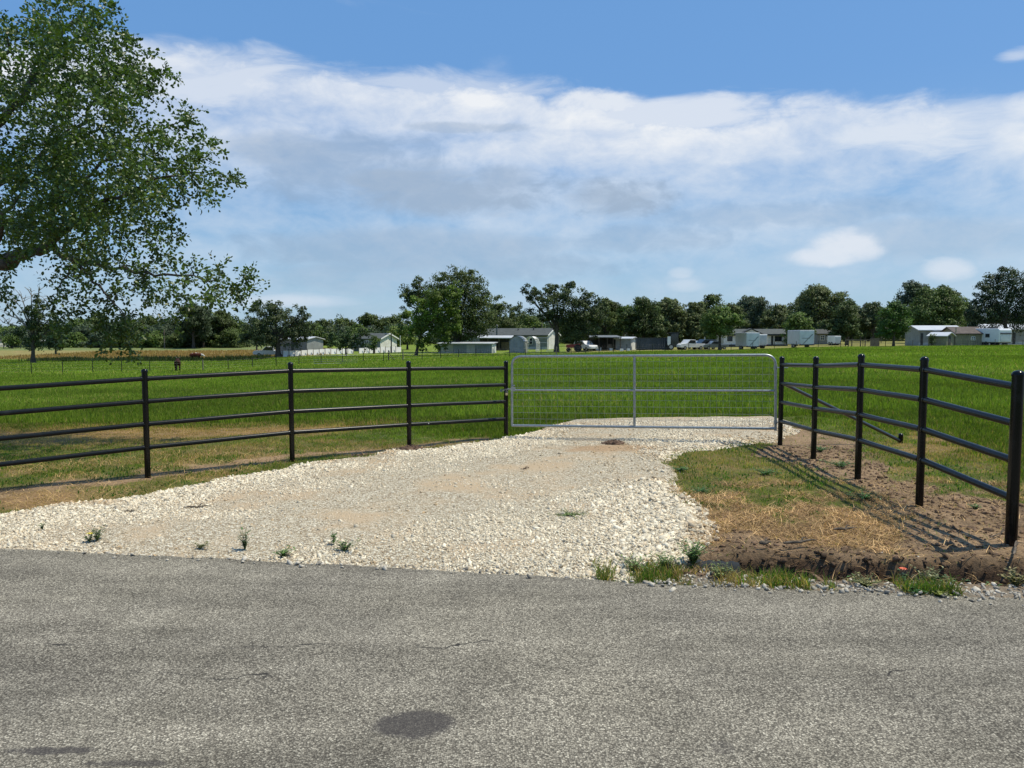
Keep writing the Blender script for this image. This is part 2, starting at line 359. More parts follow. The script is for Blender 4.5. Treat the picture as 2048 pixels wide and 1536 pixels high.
# zone masks, evaluated on ground positions
def pline(px, pts): a = np.array(pts, float); return np.interp(px, a[:, 0], a[:, 1])
def zones(x, y):
    z = Gfar(x, y); px, py = to_px(x, y, z); n = fbm(x, y, .8); nb = fbm(x+31, y+9, .35, 3)
    wa = np.clip(9/np.maximum(y, 1), 0, 2)*(y < 24); wb = fbm(x-17, y+23, .55, 4)-.5; px = px+wb*150*wa*(px > 1100); py = py+(fbm(x+41, y-5, .45, 4)-.5)*np.where(px > 1100, 75, 26)*wa
    def near(c, wd): return np.exp(-((py-c)/wd)**2)
    soil = np.zeros_like(px); dry = np.zeros_like(px); far = y > 24
    lf = pline(px, [(-300, 1030), (0, 985), (290, 948), (580, 912), (817, 892), (1012, 878), (1080, 880)])
    wl = pline(px, [(0, 12), (400, 7), (1000, 5)])
    left = px < 1075
    soil = np.where(left, np.maximum(soil, near(lf+3, wl)*(.3+1.4*n)), soil)
    dry = np.where(left, np.maximum(dry, sstep(lf-py, 50, 66)*(1-sstep(py, 0, 1)) ), dry)
    t1 = near(pline(px, [(0, 872), (350, 868), (560, 862), (760, 850), (830, 848)]), pline(px, [(0, 24), (400, 17), (760, 9), (860, 3)]))*(px < 900)
    t2 = near(pline(px, [(0, 1005), (230, 992), (500, 940), (700, 925)]), 22)*np.exp(-np.maximum(px-120, 0)/170)
    t3 = near(pline(px, [(0, 935), (250, 925), (500, 895)]), 10)*.4*(px < 800)
    tr = (px > 1250)*sstep(py, 992+18*np.sin(px/60), 1030)*(1-sstep(py, 1075, 1100))*1.2
    tr2 = near(925, 60)*(px > 1300)*(px < 1800)*.35
    tr3 = (px > 1820)*near(pline(px, [(1800, 890), (2048, 905), (2400, 950)]), 30)*.8
    tg = (.12+.40*sstep(nb, .52, .66))*(py < 1010)*(py > 880)
    dry = np.clip(np.maximum.reduce([t1, t2, t3, tr, tr2, tr3, tg])*(.45+1.1*n), 0, 1)
    dry = dry*1.0
    # soil on the right, under the fence
    rb = pline(py, [(850, 1545), (884, 1500), (920, 1575), (960, 1680), (1010, 1790), (1060, 1860), (1100, 1700), (1140, 1500)])
    rc = pline(py, [(850, 1640), (884, 1690), (920, 1750), (960, 1820), (1000, 1960), (1040, 2300), (1200, 2500)])
    s2 = sstep(px, rb-25, rb+35)*(1-sstep(px, rc-30, rc+50))*(py > 862)
    s3 = (px > 1400)*sstep(py, 1072, 1095)*(1-sstep(py, 1148, 1165)*.6)
    soil = np.clip(np.maximum.reduce([soil, s2, s3])*(.55+.9*nb), 0, 1)
    dry = dry*(1-np.clip(s2*1.3, 0, 1))
    edge = np.clip(1-(y-road_edge(x))/.35, 0, 1)*(y > road_edge(x))          # gravelly road shoulder
    shoulder = np.where((px > 1350), edge, np.clip(edge*1.3, 0, 1))
    hay = ((py < 722)&(y > 100)&(px < 700))*sstep(y, 122, 136)*(1-sstep(y, 172, 182))*pline(px, [(0, .8), (200, .9), (500, 1), (640, .5), (700, 0)])
    hayr = (y > 112)*(px > 1130)*sstep(y, 122, 128)*.6
    pale = (y > 175)*1.0
    return px, py, soil, dry, shoulder, np.clip(np.maximum(hay, hayr), 0, 1)*(.5+.7*n), pale, n, nb

# ground sheet
def ground_sheet():
    ys = [-400, -120, -40, -15, -6, -2, 1, 3, 4.0]
    ys += list(np.arange(4.2, 17, .055)); yv = ys[-1]
    while yv < 3500: yv *= 1.022; ys.append(yv)
    ys = np.array(ys); ns = 560; s = np.linspace(-1, 1, ns); s = np.sign(s)*(np.abs(s)**1.25)
    YY, SS = np.meshgrid(ys, s, indexing='ij'); XX = SS*(9+np.abs(YY)*1.35)
    ZZ = G(XX, YY)
    px, py, soil, dry, sh, hay, pale, n, nb = zones(XX, YY)
    dd = np.maximum(drive_sd(XX[:260], YY[:260]), -9); ZZ[:260] = np.where(dd > .12, np.minimum(ZZ[:260], Gfar(XX[:260], YY[:260])-.05), ZZ[:260])
    green = np.array([.070, .092, .020]); tan = np.array([.35, .225, .115]); brown = np.array([.250, .172, .104]); grey = np.array([.30, .27, .22])
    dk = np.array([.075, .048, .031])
    c = green*(.8+.5*n[..., None])
    fargreen = np.array([.150, .205, .032]); c = np.where((YY > 40)[..., None], fargreen*(.85+.3*n[..., None]), c)
    mixf = lambda c, t, f: c*(1-f[..., None])+t*f[..., None]
    c = mixf(c, tan*.8, np.clip(dry, 0, 1)); c = mixf(c, brown*(.45+1.1*nb[..., None]), np.clip(soil*1.4, 0, 1))
    c = mixf(c, dk, np.clip((ditch(XX, YY)/-.08), 0, 1)*(YY < 9)); c = mixf(c, grey, np.clip(sh, 0, 1)*.8)  # dark dug soil, darkened further for the shade inside the hollow
    c = mixf(c, np.array([.27, .20, .095]), np.clip(hay, 0, 1)); c = mixf(c, np.array([.15, .18, .07]), pale*(px < 620)*.9)
    nr, nc = YY.shape; V = np.stack([XX, YY, ZZ], -1).reshape(-1, 3)
    i = np.arange(nr-1)[:, None]*nc+np.arange(nc-1)[None]; fs = np.stack([i, i+1, i+nc+1, i+nc], -1).reshape(-1, 4)
    m = bpy.data.materials.new('turf_and_soil'); m.use_nodes = True; t = NT(m.node_tree); b = t.n['Principled BSDF']
    pos = t.node('ShaderNodeNewGeometry').outputs['Position']
    a = t.node('ShaderNodeAttribute', attribute_name='tint').outputs['Color']
    k = t.noise(pos, 22, 6, .7); k2 = t.noise(pos, .35, 5, .6)
    cc = t.mix(1, a, t.ramp(k, [(.3, .55), (.5, 1), (.72, 1.5)]), 'MULTIPLY'); cc = t.mix(1, cc, t.ramp(k2, [(.3, .86), (.7, 1.16)]), 'MULTIPLY')
    t.l.new(cc, b.inputs['Base Color']); b.inputs['Roughness'].default_value = .95; b.inputs['Specular IOR Level'].default_value = .1
    t.l.new(t.node('ShaderNodeBump', {'Strength': 1, 'Distance': .03, 'Height': t.noise(pos, 30, 6, .7)}).outputs[0], b.inputs['Normal'])
    o = mesh_np('ground', V, [fs], m, None, c.reshape(-1, 3), True); tag(o, kind='structure'); return o
ground_sheet()

# ------------------------------------------------------------------ road
def road():
    xs = np.concatenate([-np.geomspace(400, 12, 40), np.linspace(-11.9, 11.9, 400), np.geomspace(12, 400, 40)])
    e = road_edge(xs)+(fbm(xs, xs*0+3, .35, 4)-.5)*.09+(fbm(xs, xs*0+9, 1.6, 2)-.5)*.08
    tt = np.concatenate([[0, .012, .03], np.linspace(.06, .94, 22), [.97, 1]])
    XX, TT = np.meshgrid(xs, tt, indexing='ij'); YY = e[:, None]-TT*ROADW
    ZZ = .004+.05*np.sin(np.pi*TT)**.7*.5-.006*(TT < .02)
    V = np.stack([XX, YY, ZZ], -1).reshape(-1, 3); nr, nc = XX.shape
    i = np.arange(nr-1)[:, None]*nc+np.arange(nc-1)[None]; fs = np.stack([i, i+nc, i+nc+1, i+1], -1).reshape(-1, 4)[:, ::-1]
    m = bpy.data.materials.new('chip_seal_asphalt'); m.use_nodes = True; t = NT(m.node_tree); b = t.n['Principled BSDF']
    pos = t.node('ShaderNodeNewGeometry').outputs['Position']
    v = t.node('ShaderNodeTexVoronoi', {'Vector': pos, 'Scale': 125}); v2 = t.node('ShaderNodeTexVoronoi', {'Vector': pos, 'Scale': 190})
    r = t.node('ShaderNodeSeparateColor', {0: v.outputs['Color']}).outputs[0]
    chip = t.ramp(r, [(0, (.125, .112, .092)), (.3, (.215, .195, .158)), (.6, (.305, .278, .224)), (.88, (.39, .358, .288)), (1, (.60, .555, .45))])
    gap = t.smooth(v.outputs['Distance'], .35, .75)
    c = t.mix(t.m('MULTIPLY', gap, .72), chip, (.045, .042, .036))
    big = t.noise(pos, .42, 6, .62); mid = t.noise(pos, 2.4, 5, .65)
    c = t.mix(1, c, t.ramp(big, [(.3, (.80, .80, .82)), (.7, (1.2, 1.19, 1.16))]), 'MULTIPLY'); c = t.mix(1, c, t.ramp(mid, [(.3, .80), (.7, 1.16)]), 'MULTIPLY')
    mp = t.node('ShaderNodeMapping', {'Vector': pos}); mp.inputs['Scale'].default_value = (.25, 2.2, 1)
    c = t.mix(1, c, t.ramp(t.noise(mp.outputs[0], 1.4, 4, .6), [(.3, .74), (.5, 1.0), (.7, 1.14)]), 'MULTIPLY')   # wheel-track streaks
    sp3 = t.node('ShaderNodeSeparateXYZ', {0: pos}); wob = t.noise(pos, 9, 5, .7)
    def spot(px, py, rx, ry, amp, c, nk=.9):
        x, y = ground_hit(px, py, .03)
        q = t.m('ADD', t.m('POWER', t.m('DIVIDE', t.m('SUBTRACT', sp3.outputs[0], x), rx), 2), t.m('POWER', t.m('DIVIDE', t.m('SUBTRACT', sp3.outputs[1], y), ry), 2))
        q = t.m('ADD', q, t.m('MULTIPLY', t.m('SUBTRACT', wob, .5), nk*2))
        return t.mix(t.m('MULTIPLY', t.m('SUBTRACT', 1, t.smooth(q, .55, 1.25)), amp), c, (.055, .050, .050))
    c = spot(830, 1447, .175, .12, .80, c); c = spot(105, 1500, .16, .03, .75, c, 2.2); c = spot(260, 1526, .14, .02, .6, c, 2.5); c = spot(1445, 1492, .05, .05, .35, c)
    sm_ = t.smooth(t.noise(pos, 6.5, 5, .7), .62, .72); c = t.mix(t.m('MULTIPLY', sm_, .35), c, (.09, .083, .072))       # small worn hollows
    # long wandering tar cracks
    ctc = t.m('ADD', sp3.outputs[1], t.m('MULTIPLY', t.m('SUBTRACT', t.noise(pos, 1.1, 5, .6), .5), .7))
    for py, wd in ((1290, .010), (1345, .010)):
        y0 = ground_hit(1024, py, .03)[1]
        ln = t.m('SUBTRACT', 1, t.smooth(t.m('ABSOLUTE', t.m('SUBTRACT', ctc, y0)), wd*.3, wd))
        c = t.mix(t.m('MULTIPLY', ln, t.smooth(t.noise(pos, 1.7, 3), .50, .62)), c, (.04, .038, .036))
    t.l.new(c, b.inputs['Base Color']); b.inputs['Roughness'].default_value = .95; b.inputs['Specular IOR Level'].default_value = .08
    h = t.m('SUBTRACT', t.m('MULTIPLY', t.m('ADD', r, .6), t.m('SUBTRACT', 1, v.outputs['Distance'])), t.m('MULTIPLY', v2.outputs['Distance'], .25))
    t.l.new(t.node('ShaderNodeBump', {'Strength': .65, 'Distance': .0035, 'Height': h}).outputs[0], b.inputs['Normal'])
    tag(mesh_np('road', V, [fs], m, None, None, True), kind='structure')
road()

# ------------------------------------------------------------------ gravel drive
def drive():
    gx = np.arange(-12, 5.5, .05); gy = np.arange(4.0, 15.6, .05); XX, YY = np.meshgrid(gx, gy, indexing='ij')
    sd = drive_sd(XX, YY); ZZ = drive_top(XX, YY, sd)
    nr, nc = XX.shape; V = np.stack([XX, YY, ZZ], -1).reshape(-1, 3)
    i = np.arange(nr-1)[:, None]*nc+np.arange(nc-1)[None]
    e = road_edge(XX)
    ok = (sd[:-1, :-1] > -.28)&(YY[:-1, :-1] > e[:-1, :-1]-.0)
    f = np.stack([i, i+nc, i+nc+1, i+1], -1)[ok]
    used = np.unique(f); mp = np.full(len(V), -1); mp[used] = np.arange(len(used)); V = V[used]; f = mp[f]
    m = bpy.data.materials.new('limestone_fines'); m.use_nodes = True; t = NT(m.node_tree); b = t.n['Principled BSDF']
    pos = t.node('ShaderNodeNewGeometry').outputs['Position']
    v = t.node('ShaderNodeTexVoronoi', {'Vector': pos, 'Scale': 62}); r = t.node('ShaderNodeSeparateColor', {0: v.outputs['Color']}).outputs[0]
    c = t.ramp(r, [(0, (.27, .21, .14)), (.35, (.46, .385, .27)), (.7, (.64, .57, .43)), (1, (.86, .80, .65))])
    c = t.mix(t.m('MULTIPLY', t.smooth(v.outputs['Distance'], .4, .8), .6), c, (.13, .10, .07))
    c = t.mix(t.smooth(t.noise(pos, .8, 5, .6), .46, .66), c, (.52, .40, .265))
    s3 = t.node('ShaderNodeSeparateXYZ', {0: pos}); hx, hy = hit_g(1222, 902)
    qd = t.m('ADD', t.m('POWER', t.m('DIVIDE', t.m('SUBTRACT', s3.outputs[0], hx), .85), 2), t.m('POWER', t.m('DIVIDE', t.m('SUBTRACT', s3.outputs[1], hy), .42), 2)); qd = t.m('ADD', qd, t.m('MULTIPLY', t.m('SUBTRACT', t.noise(pos, 3, 5, .6), .5), 2.2))
    c = t.mix(t.m('MULTIPLY', t.m('SUBTRACT', 1, t.smooth(qd, .2, 1.3)), .75), c, (.42, .27, .15))
    t.l.new(c, b.inputs['Base Color']); b.inputs['Roughness'].default_value = .95; b.inputs['Specular IOR Level'].default_value = .1
    t.l.new(t.node('ShaderNodeBump', {'Strength': 1, 'Distance': .012, 'Height': t.m('SUBTRACT', r, v.outputs['Distance'])}).outputs[0], b.inputs['Normal'])
    tag(mesh_np('gravel_drive', V, [f], m, None, None, True), kind='structure')
drive()
def stone_mesh(name, x, y, z, s, col, label, cat):
    n = len(x)
    u = np.array([[-1, -1, -1], [1, -1, -1], [1, 1, -1], [-1, 1, -1], [-1, -1, 1], [1, -1, 1], [1, 1, 1], [-1, 1, 1]], float)*.5
    V = u[None]*(1+rng.normal(0, .25, (n, 8, 3)))
    V[:, 4:, :2] *= rng.uniform(.4, .9, (n, 1, 1)); V *= np.stack([rng.uniform(.9, 1.7, n), rng.uniform(.6, 1, n), rng.uniform(.35, .7, n)], -1)[:, None]
    a = rng.uniform(0, 6.28, n); tl = rng.normal(0, .35, (n, 2))
    ca, sa = np.cos(a)[:, None], np.sin(a)[:, None]
    X = V[..., 0]*ca-V[..., 1]*sa; Yy = V[..., 0]*sa+V[..., 1]*ca; Z = V[..., 2]+X*tl[:, :1]+Yy*tl[:, 1:]
    V = np.stack([X, Yy, Z], -1)*s[:, None, None]+np.stack([x, y, z], -1)[:, None]
    q = np.array([[0, 3, 2, 1], [4, 5, 6, 7], [0, 1, 5, 4], [1, 2, 6, 5], [2, 3, 7, 6], [3, 0, 4, 7]])
    f = (q[None]+8*np.arange(n)[:, None, None]).reshape(-1, 4)
    o = mesh_np(name, V.reshape(-1, 3), [f], M['stone'], None, np.repeat(col, 8, 0)); return tag(o, label, cat, kind='stuff')
def stonemat():
    m = bpy.data.materials.new('crushed_limestone'); m.use_nodes = True; t = NT(m.node_tree); b = t.n['Principled BSDF']
    a = t.node('ShaderNodeAttribute', attribute_name='tint').outputs['Color']; pos = t.node('ShaderNodeNewGeometry').outputs['Position']
    t.l.new(t.mix(1, a, t.ramp(t.noise(pos, 90, 4, .7), [(.3, .75), (.65, 1.1)]), 'MULTIPLY'), b.inputs['Base Color']); b.inputs['Roughness'].default_value = .9; b.inputs['Specular IOR Level'].default_value = .2
    return m
M['stone'] = stonemat()
def scatter(x0, x1, y0, y1, n, mask):
    x = rng.uniform(x0, x1, n); y = rng.uniform(y0, y1, n); k = rng.random(n) < mask(x, y); return x[k], y[k]
def stones():
    def mk(x, y):
        sd = drive_sd(x, y); track = fbm(x+5, y, 1.4, 3); e = np.exp(-np.maximum(sd, 0)/.8)
        hx, hy = hit_g(1222, 902); wear = 1-.8*np.exp(-(((x-hx)/.75)**2+((y-hy)/.38)**2))
        return wear*(.15+.85*sstep(y-road_edge(x), .0, .13))*(sd > -.13)*(y > road_edge(x)-.02)*np.clip(.26+.75*e+1.1*(.50-track)*4, .05, 1)*(y > 4.2)
    x, y = scatter(-9.5, 5.2, 4.3, 15, 560000, mk)
    sd = drive_sd(x, y); s = rng.gamma(4, .0034, len(x))*(.8+.5*np.exp(-np.maximum(sd, 0)/.5)+.25*(x > .8)*(y < 8)); s = np.clip(s*(.92+.012*y), .008, .058)
    z = np.where(sd > -.05, np.maximum(drive_top(x, y, sd), G(x, y)-.04*(sd > .1)), G(x, y))+s*.12
    w = np.clip(rng.random(len(x))+.5*sstep(fbm(x+5, y, 1.4, 3), .47, .62)+.7*np.exp(-(((x-hit_g(1222, 902)[0])/.8)**2+((y-hit_g(1222, 902)[1])/.45)**2)), 0, 1.35)[:, None]; g = rng.uniform(.55, 1.1, len(x))[:, None]
    col = (np.array([.86, .78, .61])*(1-w**2*.6)+np.array([.60, .45, .28])*(w**2*.6))*g
    stone_mesh('gravel_stones', x, y, z, s, col, 'crushed white limestone gravel spread over the drive', 'gravel')
    # shoulder chips along the asphalt, and a thin scatter onto the road
    def mk2(x, y):
        d = y-road_edge(x); return np.clip(np.where(d > 0, np.exp(-d/.16)*.75, np.exp(d/.05)*.3), 0, 1)*((x > 1.0)+.5)
    x, y = scatter(-7, 6.5, 3.9, 6.6, 60000, mk2); s = np.clip(rng.gamma(4, .0042, len(x)), .006, .04)
    z = np.where(y < road_edge(x), .006, G(x, y))+s*.15
    col = np.array([.46, .42, .35])*rng.uniform(.5, 1.35, (len(x), 1)); stone_mesh('shoulder_gravel', x, y, z, s, col, 'grey stone chips along the edge of the asphalt', 'gravel')
stones()

# ------------------------------------------------------------------ grass
def blades(name, x, y, h, wd, col, label, cat='grass', lean=.35, z=None, seg=2, matn='blade', l0=.05):
    n = len(x); z = G(x, y)-.01 if z is None else z
    a = rng.uniform(0, 6.28, n); b = rng.uniform(0, 6.28, n); ln = np.abs(rng.normal(0, lean, n))+l0
    wx, wy = np.cos(a)*wd/2, np.sin(a)*wd/2; lx, ly_ = np.cos(b)*ln*h, np.sin(b)*ln*h
    hz = h*np.sqrt(np.maximum(1-np.minimum(ln, .95)**2, .05))
    base = np.stack([x, y, z], -1); W = np.stack([wx, wy, 0*wx], -1)
    tip = base+np.stack([lx, ly_, hz], -1)
    if seg == 2:
        mid = base+np.stack([lx*.3, ly_*.3, hz*.6], -1)
        V = np.stack([base-W, base+W, mid+W*.8, mid-W*.8, tip], 1).reshape(-1, 3); k = np.arange(n)[:, None]*5
        fs = [k+np.array([[0, 1, 2, 3]]), k+np.array([[3, 2, 4]])]; c = np.repeat(col, 5, 0)
    else:
        V = np.stack([base-W, base+W, tip], 1).reshape(-1, 3); fs = [np.arange(n)[:, None]*3+np.array([[0, 1, 2]])]; c = np.repeat(col, 3, 0)
    o = mesh_np(name, V, fs, M[matn], None, c); return tag(o, label, cat, kind='stuff')
GR = np.array([.155, .208, .026]); GR2 = np.array([.25, .32, .045]); GRD = np.array([.090, .140, .020]); DRY = np.array([.56, .38, .17]); DRY2 = np.array([.38, .25, .12])
def gcol(n, dry):
    r = rng.random((n, 1)); c = GR*(1-r)+GR2*r; r2 = rng.random((n, 1)); c = np.where(r2 < .22, GRD, c)
    d = (rng.random(n) < dry)[:, None]; r3 = rng.random((n, 1)); c = np.where(d, DRY*r3+DRY2*(1-r3), c)
    return c*rng.uniform(.75, 1.25, (n, 1))
def grasses():
    # short verge and the strip behind the fence
    def lawn(y0, y1, cnt):
        x = rng.uniform(-1, 1, cnt); y = rng.uniform(y0, y1, cnt); x = x*(y*.84+.5)
        px, py, soil, dry, sh, hay, pale, n, nb = zones(x, y)
        sd = np.where(y < 15.6, drive_sd(x, y), -9)
        keep = (y > road_edge(x)+.08)&(sd < .02)
        tall = sstep(pline(px, [(0, 868), (350, 866), (560, 858), (800, 868), (1040, 895), (1100, 880), (1300, 840), (1600, 840), (1720, 862), (1900, 900), (2048, 960), (2300, 1050)])-py, -4, 26)
        dens = np.clip(1.0-soil*1.25, .05, 1)*np.clip(1-sh*.8, .1, 1)*np.where(tall > .5, 1, .85)
        dens = dens*np.where(ditch(x, y) < -.05, .12, 1)*(1-(1-tall)*.75*sstep(fbm(x-3, y+8, .22, 3), .50, .64))
        k = keep&(rng.random(cnt) < dens); x, y, tall, dry, n, soil, nb = [q[k] for q in (x, y, tall, dry, n, soil, nb)]
        h = (.022+.022*rng.random(len(x))+.030*nb)*(1-tall)+tall*(.07+.09*rng.random(len(x)))*(.6+.8*n); h = h*(1-.25*(dry > .6)*(1-tall))
        wd = np.clip(.004+.0004*y, .005, .02)*(.8+.5*tall)
        c = gcol(len(x), np.clip(dry*1.15+soil*.5, 0, .97)*(1-tall*.85)+.03)
        c = c*(1-.25*tall[:, None])*(.8+.4*n[:, None])
        return x, y, h, wd, c
    A = lawn(4.8, 9.5, 265000); blades('verge_grass', *A, 'short mown and dried grass on the verge inside and around the fences', lean=.9, l0=.35)
    A = lawn(9.5, 16.5, 375000); blades('field_edge_grass', *A, 'bright green grass along the back of the pipe fence and beyond the gate', lean=.5)
    n_ = 70000; x = rng.uniform(.6, 6.2, n_); d = np.abs(rng.normal(.16, .13, n_)); y = road_edge(x)+d; cl = fbm(x*1.0+2, y*.6, .38, 3); k = (cl > .50)&~((x > 1.25)&(x < 1.75)&(rng.random(n_) < .8))&(rng.random(n_) < (cl-.48)*6); x, y = x[k], y[k]; hh = rng.random(len(x)); pk = fbm(x+9, y, .5, 2)
    c_ = np.where((rng.random(len(x)) < np.clip((pk-.35)*2.2, .15, .85))[:, None], DRY*.8, np.array([.13, .20, .035]))*rng.uniform(.55, 1.25, (len(x), 1))
    blades('roadside_grass', x, y, (.03+.10*hh**2), rng.uniform(.004, .008, len(x)), c_, 'ragged green and dried tufts along the asphalt edge on the right', lean=.6, l0=.2)
    n_ = 60000; x = rng.uniform(-8, 6, n_); y = rng.uniform(5.2, 11.8, n_); px, py, so, dr, sh, hy, pl_, nn, nb = zones(x, y); cl = fbm(x+8, y-4, .5, 3)
    k = (drive_sd(x, y) < -.02)&(y > road_edge(x)+.2)&(so < .45)&(cl > .465)&(rng.random(n_) < 1.2-dr*1.3)&(ditch(x, y) > -.03); x, y = x[k], y[k]
    blades('clover_leaves', x, y, rng.uniform(.025, .06, len(x)), rng.uniform(.012, .022, len(x)), np.array([.075, .145, .030])*rng.uniform(.6, 1.5, (len(x), 1)), 'small dark green clover leaves in patches on the verge', 'clover', lean=1.2)
    def field(y0, y1, cnt, hs, wk, nm, lb):
        t = rng.random(cnt); y = np.sqrt(y0**2+(y1**2-y0**2)*t); x = rng.uniform(-1, 1, cnt)*(y*.82+.5)
        n = fbm(x, y, 2.5); n2 = fbm(x+50, y+3, 9, 3); px, py, soil, dry, sh, hay, pale, *_ = zones(x, y); k = hay < .3
        x, y, n, n2 = x[k], y[k], n[k], n2[k]
        h = hs*(.5+.5*rng.random(len(x)))*(.6+.8*n); c = gcol(len(x), .02+.10*(n2 > .6)*(rng.random(len(x))))*(.72+.55*n[:, None])*(.66+.75*n2[:, None])
        blades(nm, x, y, h, wk*y, c, lb, lean=.3, seg=1 if y0 > 25 else 2)
    field(16.5, 30, 290000, .19, .0008, 'field_grass', 'tall green pasture grass in the nearer part of the field')
    field(30, 62, 260000, .20, .0009, 'pasture_grass', 'green pasture grass in the middle of the field')
    field(62, 125, 190000, .24, .0010, 'distant_pasture_grass', 'green pasture grass running up to the far fence')
    # dry hay band and ditch scrub at the left
    n = 26000; x = rng.uniform(-95, -14, n); y = rng.uniform(118, 172, n); px, py, so, dr, sh, hay, pale, nn, nb = zones(x, y)
    k = (hay > .25)&(px < 720); x, y = x[k], y[k]; c = DRY2*rng.uniform(.6, 1.2, (len(x), 1))*np.array([1, .93, .8]); blades('hay_grass', x, y, rng.uniform(.2, .55, len(x)), .14*np.ones(len(x)), c, 'dried tan grass bank beyond the cows', seg=1)
    n = 6000; x = rng.uniform(-78, -40, n); y = 121+rng.normal(0, 1.6, n)+(x+60)*.02; c = np.array([.055, .075, .03])*rng.uniform(.5, 1.4, (n, 1)); blades('bank_scrub', x, y, rng.uniform(.3, 1.1, n)*(fbm(x, y, 4)+.3), .25*np.ones(n), c, 'dark low scrub below the tan bank', 'scrub', seg=1)
    # straw litter lying over dry ground and the dug bank on the right
    n = 42000; x = rng.uniform(1.0, 5.6, n); y = rng.uniform(4.9, 8.6, n); px, py, so, dr, sh, *_ = zones(x, y); k = (((dr > .35)&(so < .45))|((so > .3)&(rng.random(n) < np.where(ditch(x, y) < -.03, .38, .14))))&(drive_sd(x, y) < -.02)&(y > road_edge(x)+.15); x, y = x[k], y[k]
    blades('straw_litter', x, y, rng.uniform(.04, .17, len(x)), .0065*np.ones(len(x)), np.where(rng.random((len(x), 1)) < .4, np.array([.25, .15, .08]), np.array([.66, .43, .20]))*rng.uniform(.5, 1.3, (len(x), 1))*(.45+1.0*fbm(x, y+7, .3, 3))[:, None], 'loose straw lying on the dry verge and dug bank', 'straw', lean=.5, l0=.80, matn='straw')
    n = 14000; x = rng.uniform(-8, 1, n); y = rng.uniform(6, 12, n); px, py, so, dr, sh, *_ = zones(x, y); k = ((dr > .3)|(so > .3))&(drive_sd(x, y) < -.02); x, y = x[k], y[k]
    blades('straw_clippings', x, y, rng.uniform(.05, .2, len(x)), .006*np.ones(len(x)), DRY*rng.uniform(.6, 1.3, (len(x), 1)), 'loose straw lying along the long black fence', 'straw', lean=.5, l0=.80, matn='straw')
    # clods on bare soil
    n = 60000; x = rng.uniform(1.2, 6.5, n); y = rng.uniform(4.9, 11.5, n); px, py, so, *_ = zones(x, y); k = (so > .35)&(rng.random(n) < np.where(ditch(x, y) < -.04, 1, .35))&(y > road_edge(x)+.2)&(drive_sd(x, y) < -.05); x, y = x[k], y[k]
    s = np.clip(rng.gamma(1.5, .008, len(x)), .005, .045); stone_mesh('soil_clods', x, y, G(x, y)+s*.15, s, np.where(ditch(x, y) < -.02, .62, 1.2)[:, None]*np.array([.15, .098, .062])*rng.uniform(.5, 1.5, (len(x), 1)), 'crumbled brown soil clods below the short fence and in the dug bank', 'soil')  # clods in the hollow carry its shade in their colour
grasses()

# ------------------------------------------------------------------ pipe fences
def fence_run(root, posts, hts, rr=.030, pr=.037, first_x=None):
    loc = root.location
    L = [(Vector((x, y, z))-loc) for x, y, z in posts]
    for i, p in enumerate(L):
        r_ = pr*(1.2 if (i == len(L)-1 and first_x) else 1)
        b = MB().tube([p+Vector((0, 0, -.35)), p+Vector((0, 0, 1.31))], r_, 16, cap=False); po = b.build('post', M['post'], root)
        MB().tube([p+Vector((0, 0, 1.308)), p+Vector((0, 0, 1.322))], r_+.004, 16).dome(p+Vector((0, 0, 1.322)), r_+.004, .034, 16, 5).build('post_cap', M['post'], po)
    for i in range(len(L)-1):
        d = (L[i+1]-L[i]); d.z = 0; d.normalize()
        for h in hts:
            a = L[i]+Vector((0, 0, h))+d*(pr*.6); c = L[i+1]+Vector((0, 0, h))-d*(pr*.6)
            b = MB().tube([a, a*.67+c*.33+Vector((0, 0, random.uniform(-.003, .003))), a*.33+c*.67, c], rr, 14)
            for e, s in ((a, 1), (c, -1)): b.tube([e+d*s*.010, e+d*s*.028], rr+.005, 12)
            b.build('rail', M['rail'], root)
HTS = [1.225, .93, .635, .33]
D0, a_, b_ = 12.95, 1.549, 1.133
lp = []
for k in range(7):
    x = -.105-a_*k; y = D0-b_*k
    if k <= 3:
        by = [875, 890, 910, 945][k]; z = P(1024, by, y).z
    else: z = -.17+.02*(k-3)
    lp.append((x, y, z))
lp = lp[::-1]
Lf = empty('pipe_fence', (lp[-1][0], lp[-1][1], lp[-1][2]), 0, 'long black four rail pipe fence running left from the gate', 'fence')
fence_run(Lf, lp, HTS)
Dr = 11.62; rp = []
for k in range(5):
    x = (.3651-.0051*k)*Dr; y = Dr*(1-.1243*k); rp.append((x, y, P(1024, [884, 908, 935, 985, 1078][k], y).z))
Rf = empty('pipe_fence', rp[0], 0, 'short black four rail pipe fence with a diagonal brace right of the gate', 'fence')
fence_run(Rf, rp, HTS, first_x=True)
o = Rf.location; s0 = P(1801, 889, 11.66); s0.z = g1(s0.x, s0.y)
MB().tube([s0-o+Vector((0, 0, -.2)), s0-o+Vector((0, 0, .13))], .035, 14, cap=False).dome(s0-o+Vector((0, 0, .13)), .037, .03, 14).build('brace_stub', M['post'], Rf)
MB().tube([Vector((.03, .01, .93)), s0-o+Vector((-.02, 0, .045))], .028, 12).build('brace', M['brace'], Rf)

